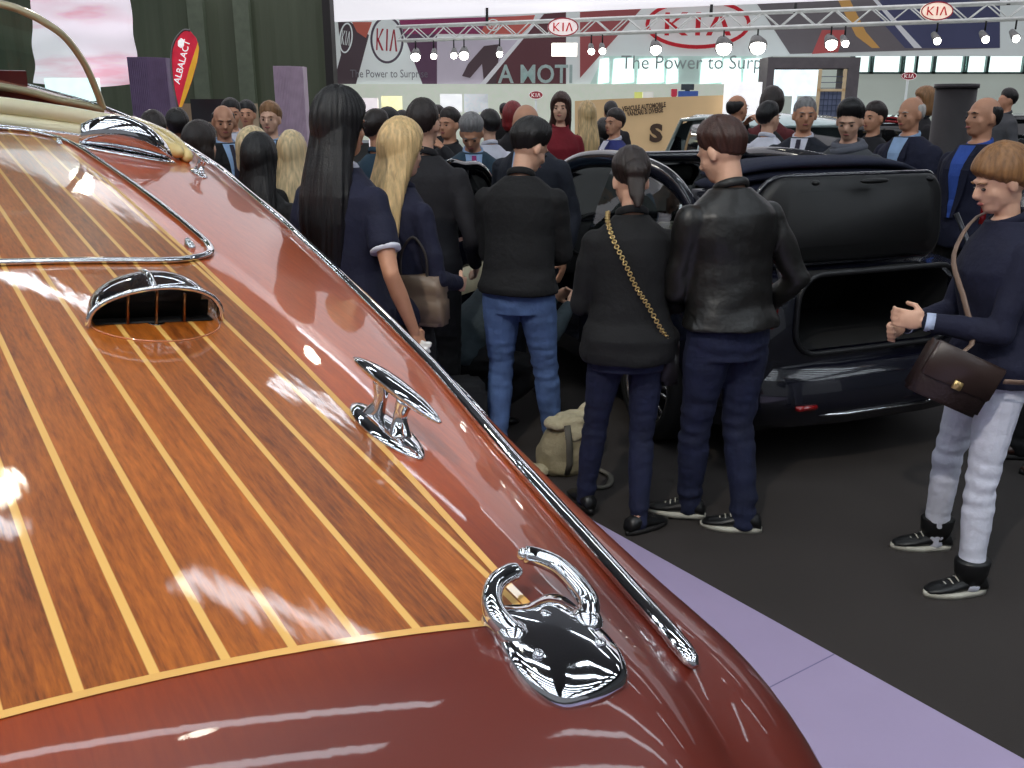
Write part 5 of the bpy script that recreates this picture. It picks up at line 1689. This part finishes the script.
# left group
person('brown haired person close behind the chrome horn of the boat', 152, 110, 6.2, 20, 'm', 1, 'brown', 'short', 'charcoal', 'black', vox=.012, face=False)
person('dark haired person right of the brown haired one behind the boat', 176, 108, 6.9, 20, 'm', 1, 'dark', 'short', 'charcoal', 'black', vox=.012, face=False)
person('brown haired woman in white and blue patterned top behind the boat', 199, 122, 5.4, -30, 'f', 0, 'brown', 'bob', 'patterned', 'black', vox=.011, face=False)
person('balding man in black suit and striped tie looking right', 222, 105, 6.9, 222, 'm', 1, 'dark', 'fringe', 'black', 'suit', vox=.011, shirt='lightblue', tie='darktie', head=(10, -20, 0))
person('dark haired man partly hidden behind the balding man in black suit', 230, 98, 8.7, 200, 'm', 1, 'dark', 'short', 'suit', 'suit', vox=.012, shirt='white')
person('young dark haired man facing us in a black jacket', 246, 100, 9.5, 185, 'm', 1, 'black', 'short', 'black', 'suit', vox=.012)
person('brown haired man in dark suit and pale blue shirt facing us', 269, 101, 7.6, 178, 'm', 0, 'sandy', 'short', 'suit', 'suit', vox=.011, shirt='lightblue', bulk=1.08)
person('dark haired man in teal jacket with his back turned', 377, 109, 6.4, -40, 'm', 1, 'brown', 'short', 'teal', 'suit', vox=.012, head=(0, -20, 0))
person('man looking left behind the man in the teal jacket', 387, 107, 8.6, 120, 'm', 1, 'dark', 'short', 'charcoal', 'suit', vox=.014)
person('dark haired person far behind the blonde woman', 402, 110, 9.6, 0, 'm', 1, 'dark', 'short', 'black', 'black', vox=.015, face=False)
person('fair skinned man behind the man taking a photo', 437, 105, 9.2, 170, 'm', 0, 'brown', 'short', 'charcoal', 'black', vox=.014)
person('dark haired man holding a phone up to his face', 449, 107, 7.6, 150, 'm', 1, 'brown', 'short', 'charcoal', 'black', vox=.012, lh=(-.10, .24, 1.46), rh=(.10, .24, 1.46), rpole=(1, 0, -1), lpole=(-1, 0, -1))
person('dark haired man in white shirt behind the man in the teal suit', 489, 109, 7.9, 30, 'm', 0, 'dark', 'short', 'white', 'suit', vox=.012, face=False)
person('tiny dark dressed person standing far away by the pale wall', 504, 103, 16.5, 10, 'm', 0, 'dark', 'short', 'black', 'black', vox=.018, face=False)

# ------------------------------------------------------------------ things people carry
def strap_on(pd, pts, r, name, m, label, cat, flat=None, closed=False):
    bm = bmesh.new()
    W = pd['root'].matrix_basis
    tube(bm, smooth_pts([W @ V(p) for p in pts], 6, closed), r, 8, closed=closed, flat=flat)
    o = obj(name, bm, m, None)
    return tag(o, label, cat)
bpy.context.view_layer.update()
# chain-strap bag of the woman with the bun
GOLD = mat('gold_chain', (206, 176, 120), rough=.3, metal=.8)
wp = w13['warp']; W = w13['root'].matrix_basis
cb = thing('chain_bag', 'small black shoulder bag on a gold chain worn by the woman with the bun', 'bag', W @ V((.20, .02, .84)))
loc = cb.location.copy()
path = smooth_pts([W @ wp(p) for p in ((-.10, .03, 1.495), (-.115, -.06, 1.455), (-.098, -.118, 1.38), (-.05, -.145, 1.28), (.0, -.145, 1.18), (.055, -.14, 1.10), (.115, -.135, 1.0), (.165, -.10, .94), (.20, -.03, .90))], 9)
L0 = 0; links = []
for i in range(0, len(path) - 1):
    a, b = path[i], path[i + 1]
    bm = bmesh.new()
    d = (b - a); n_ = V((0, 1, 0)) if i % 2 else V((1, 0, 0))
    n_ = (n_ - d.normalized() * n_.dot(d.normalized())).normalized()
    mid = (a + b) / 2 - loc
    hl = d.length * .62
    tube(bm, [mid + d.normalized() * math.cos(t) * hl + n_ * math.sin(t) * .0085 for t in [2 * PI * k / 10 for k in range(10)]], .0028, 5, closed=True)
    obj('chain_link', bm, GOLD, cb)
bm = bmesh.new(); box(bm, (-.09, -.035, -.10), (.09, .035, .05)); bmesh.ops.bevel(bm, geom=bm.edges[:], offset=.02, segments=3)
o = obj('bag_body', bm, mat('bag_black', (20, 18, 20), rough=.4), cb); o.rotation_euler = (0, 0, R(80)); 
# flap bag of the woman in white jeans
W = w22['root'].matrix_basis; wp = w22['warp']
fb = thing('flap_bag', 'dark brown flap bag with brass clasp hanging at the hip over white jeans', 'bag', W @ V((-.23, .27, .93)), R(92))
fb.rotation_euler = (0, R(0), R(92) + R(-90))
BRN = mat('bag_brown', (46, 34, 32), rough=.4, bump=.2, bscale=80)
tilt = Matrix.Rotation(R(24), 4, 'Y')
def bagbox(name, a, b, m, bev=.015):
    bm = bmesh.new(); box(bm, a, b); bmesh.ops.bevel(bm, geom=bm.edges[:], offset=bev, segments=3)
    for v in bm.verts: v.co = tilt @ v.co
    return obj(name, bm, m, fb)
bagbox('bag_body', (-.13, -.035, -.10), (.13, .035, .09), BRN)
bagbox('bag_flap', (-.133, -.043, -.03), (.133, -.028, .094), mat('bag_brown_flap', (54, 40, 36), rough=.35), .006)
bagbox('bag_clasp', (-.016, -.052, -.035), (.016, -.042, -.005), GOLD, .003)
bm = bmesh.new()
Wi = fb.matrix_basis.inverted()
tube(bm, smooth_pts([Wi @ (W @ p) for p in (V((-.22, .36, .99)), wp((-.20, .20, 1.05)), wp((-.13, .20, 1.20)), wp((.02, .18, 1.36)), wp((.10, .03, 1.50)), wp((.08, -.16, 1.40)), wp((-.05, -.20, 1.22)), wp((-.18, -.20, 1.05)), V((-.27, -.04, .93)), V((-.27, .10, .92)))], 5), .007, 6, flat=(1.6, .5))
obj('bag_strap', bm, mat('strap_tan', (120, 98, 84), rough=.5), fb)
# taupe handbag on the blonde woman's arm
W = w3['root'].matrix_basis
hb0 = at(419, 300, 3.85)
hb = thing('handbag', 'taupe leather handbag hanging from the arm of the blonde woman', 'bag', hb0, R(-20))
bm = bmesh.new()
loft(bm, [[V((x * k, y, z)) for x, y in ((-.12, -.05), (.12, -.05), (.12, .05), (-.12, .05))] for z, k in ((-.10, 1.0), (.02, .98), (.11, .86))])
bmesh.ops.bevel(bm, geom=bm.edges[:], offset=.018, segments=3)
obj('handbag_body', bm, mat('taupe_leather', (116, 98, 82), rough=.45, var=.15), hb)
for y in (-.04, .04):
    bm = bmesh.new(); tube(bm, smooth_pts([(-.06, y, .09), (-.055, y, .20), (0, y, .27), (.055, y, .20), (.06, y, .09)], 5), .006, 6); obj('handbag_handle', bm, mat('strap_dark', (40, 34, 32)), hb)
# phones
def phone(pd, off, lab):
    W = pd['root'].matrix_basis; a = pd['AR']
    p = W @ ((a[-1][2] + a[1][2]) / 2 + V(off))
    bm = bmesh.new(); box(bm, (-.035, -.005, -.07), (.035, .005, .07)); bmesh.ops.bevel(bm, geom=bm.edges[:], offset=.004, segments=2)
    o = obj('phone', bm, mat('phone_black', (16, 16, 18), rough=.2, coat=1), None); o.location = p; o.rotation_euler = (R(60), 0, pd['root'].rotation_euler.z)
    return tag(o, lab, 'phone')
phone(m6, (0, .09, .03), 'dark phone held in front by the man in blue jeans')
W = m20['root'].matrix_basis
p = W @ V((0, .46, 1.16))
bm = bmesh.new(); box(bm, (-.17, -.012, -.12), (.17, .012, .12)); bmesh.ops.bevel(bm, geom=bm.edges[:], offset=.008, segments=2)
o = obj('folder', bm, mat('folder_black', (16, 17, 22), rough=.45), None); o.location = p; o.rotation_euler = (R(12), 0, m20['root'].rotation_euler.z); tag(o, 'black folder held in front by the grey balding man', 'folder')
# khaki rucksack on the floor
rb = at(566, 452, 4.32); rb = V((rb.x, 4.32, 0))
rk = thing('rucksack', 'khaki canvas rucksack standing on the floor between the jeans and dark legs', 'bag', rb, R(25))
KH = mat('khaki_canvas', (150, 140, 112), rough=.85, bump=.4, bscale=40); KL = mat('pale_canvas', (186, 176, 146), rough=.85, bump=.4); KD = mat('grey_webbing', (92, 88, 80), rough=.8)
bm = bmesh.new()
rings = []
for z, rx, ry, ox in ((.0, .13, .10, 0), (.03, .155, .12, 0), (.12, .15, .12, .0), (.20, .13, .10, .02), (.27, .10, .07, .04)):
    rings.append([V((math.cos(a) * rx + ox, math.sin(a) * ry, z)) for a in [2 * PI * k / 20 for k in range(20)]])
loft(bm, rings)
me = skin_mesh(bm, .008, 3)
crumple(me, 14, .012)
mesh_obj('rucksack_body', me, KH, rk)
bm = bmesh.new()
for (c_, r_) in (((.03, -.02, .27), (.12, .09, .035)), ((.12, 0, .30), (.05, .04, .035)), ((-.06, -.02, .26), (.07, .06, .03)), ((.02, -.09, .22), (.08, .03, .05))): ball(bm, c_, r_)
me = skin_mesh(bm, .007, 2)
crumple(me, 22, .012)
mesh_obj('rucksack_flap', me, KL, rk)
for x in (-.05, .05):
    bm = bmesh.new(); tube(bm, [(x, -.10, .27), (x, -.125, .18), (x, -.13, .08), (x, -.11, .02)], .018, 6, flat=(1, .35)); obj('rucksack_strap', bm, KD, rk)
bm = bmesh.new()
for (c_, r_) in (((-.17, -.03, .03), (.06, .05, .035)), ((-.20, -.04, .05), (.03, .03, .03))): ball(bm, c_, r_)
mesh_obj('rucksack_pocket', skin_mesh(bm, .007, 2), KL, rk)
bm = bmesh.new(); tube(bm, smooth_pts([(.05, -.16, .01), (-.02, -.26, .012), (.06, -.30, .012), (.14, -.2, .012), (.12, -.1, .02)], 5), .014, 6, flat=(1.2, .5)); obj('rucksack_loop', bm, KD, rk)
# dark camera bag by the crouching person
q = at(458, 372, 4.6); 
cbg = thing('camera_bag', 'black camera bag with beige carrying loop beside the crouching person', 'bag', (q.x - .03, 4.5, .04), R(15))
bm = bmesh.new(); box(bm, (-.14, -.12, 0), (.16, .12, .36)); bmesh.ops.bevel(bm, geom=bm.edges[:], offset=.04, segments=3); obj('camera_bag_body', bm, mat('bag_cloth', (26, 25, 27), rough=.85), cbg)
bm = bmesh.new(); tube(bm, smooth_pts([(-.12, -.13, .14), (-.13, -.15, .34), (-.06, -.15, .40), (.0, -.14, .33), (-.01, -.13, .16)], 5), .022, 8, flat=(1., .5)); obj('carrying_loop', bm, mat('loop_beige', (158, 148, 126), rough=.8), cbg)
bm = bmesh.new(); box(bm, (-.11, -.135, .05), (.13, -.11, .22)); bmesh.ops.bevel(bm, geom=bm.edges[:], offset=.012, segments=2); obj('camera_bag_pocket', bm, mat('bag_pocket', (32, 30, 32), rough=.8), cbg)
# white paper in the hand of the woman in navy
W = w1['root'].matrix_basis
p = W @ (w1['AR'][1][2] + V((0.02, .01, -.10)))
bm = bmesh.new()
ball(bm, (0, 0, 0), (.03, .03, .05), 14); ball(bm, (.015, .01, .03), (.025, .02, .03), 12)
me = skin_mesh(bm, .005, 1)
crumple(me, 50, .012)
o = mesh_obj('crumpled_paper', me, mat('paper_white', (232, 230, 226), rough=.8), None); o.location = p
tag(o, 'crumpled white paper in the hand of the woman in the navy t-shirt', 'paper')
# ------------------------------------------------------------------ light
w = bpy.data.worlds.new('hall_light'); bpy.context.scene.world = w; w.use_nodes = True
w.node_tree.nodes['Background'].inputs[0].default_value = (.62, .66, .72, 1)
w.node_tree.nodes['Background'].inputs[1].default_value = .32
sc = bpy.context.scene
sc.view_settings.view_transform = 'Standard'
sc.view_settings.exposure = 0.0
sc.cycles.use_denoising = True
sc.cycles.max_bounces = 6
sc.cycles.caustics_reflective = False
sc.cycles.caustics_refractive = False
sc.cycles.sample_clamp_indirect = 6
# hall ceiling with roof-light strips
CZ = 9.0
bm = bmesh.new()
box(bm, (-26, -14, CZ), (26, 46, CZ + .2))
struct(obj('ceiling', bm, mat('ceiling_grey', (80, 82, 84), rough=.9), None, False))
STRIP = mat('roof_light', (235, 245, 255), emit=9.0, var=.02)
bm = bmesh.new()
box(bm, (-2.6, -.15, -.05), (2.6, .15, 0))
first = obj('roof_light', bm, STRIP, None, False)
first.location = (-15, -12, CZ - .02)
def lite(o, g='roof light strips on the hall ceiling'):
    tag(o, 'long white strip light recessed in the high hall ceiling', 'light', g)
lite(first)
for i in range(5):
    for j in range(30):
        if (i == 0 and j == 0) or (j > 9 and j % 4): continue
        c = first.copy(); C.objects.link(c); c.location = (-15 + i * 7.5, -12 + j * 1.8, CZ - .02)
GLOW = mat('glare_lamp_glow', (255, 244, 225), emit=40)  # added out-of-view lamps; their globes mirror as glare spots in the deck varnish
for k, q in enumerate(((-.97, 9.05, 4.15), (-3.77, 9.1, 3.62), (-3.0, 5.62, 5.0), (-.2, 2.9, 6.5), (.6, 1.2, 6.5))):
    r = thing('glare_lamp', 'bright round lamp added out of view for glare spots on the deck', 'lamp', q, 0, 'added glare lamps overhead')
    bm = bmesh.new(); ball(bm, (0, 0, 0), .11, 16); obj('lamp_globe', bm, GLOW, r)
    bm = bmesh.new(); frus(bm, (0, 0, .1), (0, 0, .22), .05, .04, 12); frus(bm, (0, 0, .2), (0, 0, CZ - q[2]), .008, .008, 6); obj('lamp_rod', bm, TRIM, r)
def area(name, loc, size, power, col=(1, 1, 1), target=None, sy=None):
    l = bpy.data.lights.new(name, 'AREA'); l.energy = power; l.color = col; l.size = size
    if sy: l.shape = 'RECTANGLE'; l.size_y = sy
    o = bpy.data.objects.new(name, l); C.objects.link(o); o.location = loc
    if target is not None:
        o.rotation_euler = (V(target) - V(loc)).to_track_quat('-Z', 'Y').to_euler()
    return o
def spot(name, loc, power, target, ang=60, r=.08, col=(1, .93, .82)):
    l = bpy.data.lights.new(name, 'SPOT'); l.energy = power; l.color = col; l.spot_size = R(ang); l.spot_blend = .4; l.shadow_soft_size = r
    o = bpy.data.objects.new(name, l); C.objects.link(o); o.location = loc
    o.rotation_euler = (V(target) - V(loc)).to_track_quat('-Z', 'Y').to_euler()
    return o
spot('boat_spot', (-1.5, -1.5, 6.0), 700, (-.5, 1.5, 1.2), 50)

bpy.data.scenes.remove(WS)
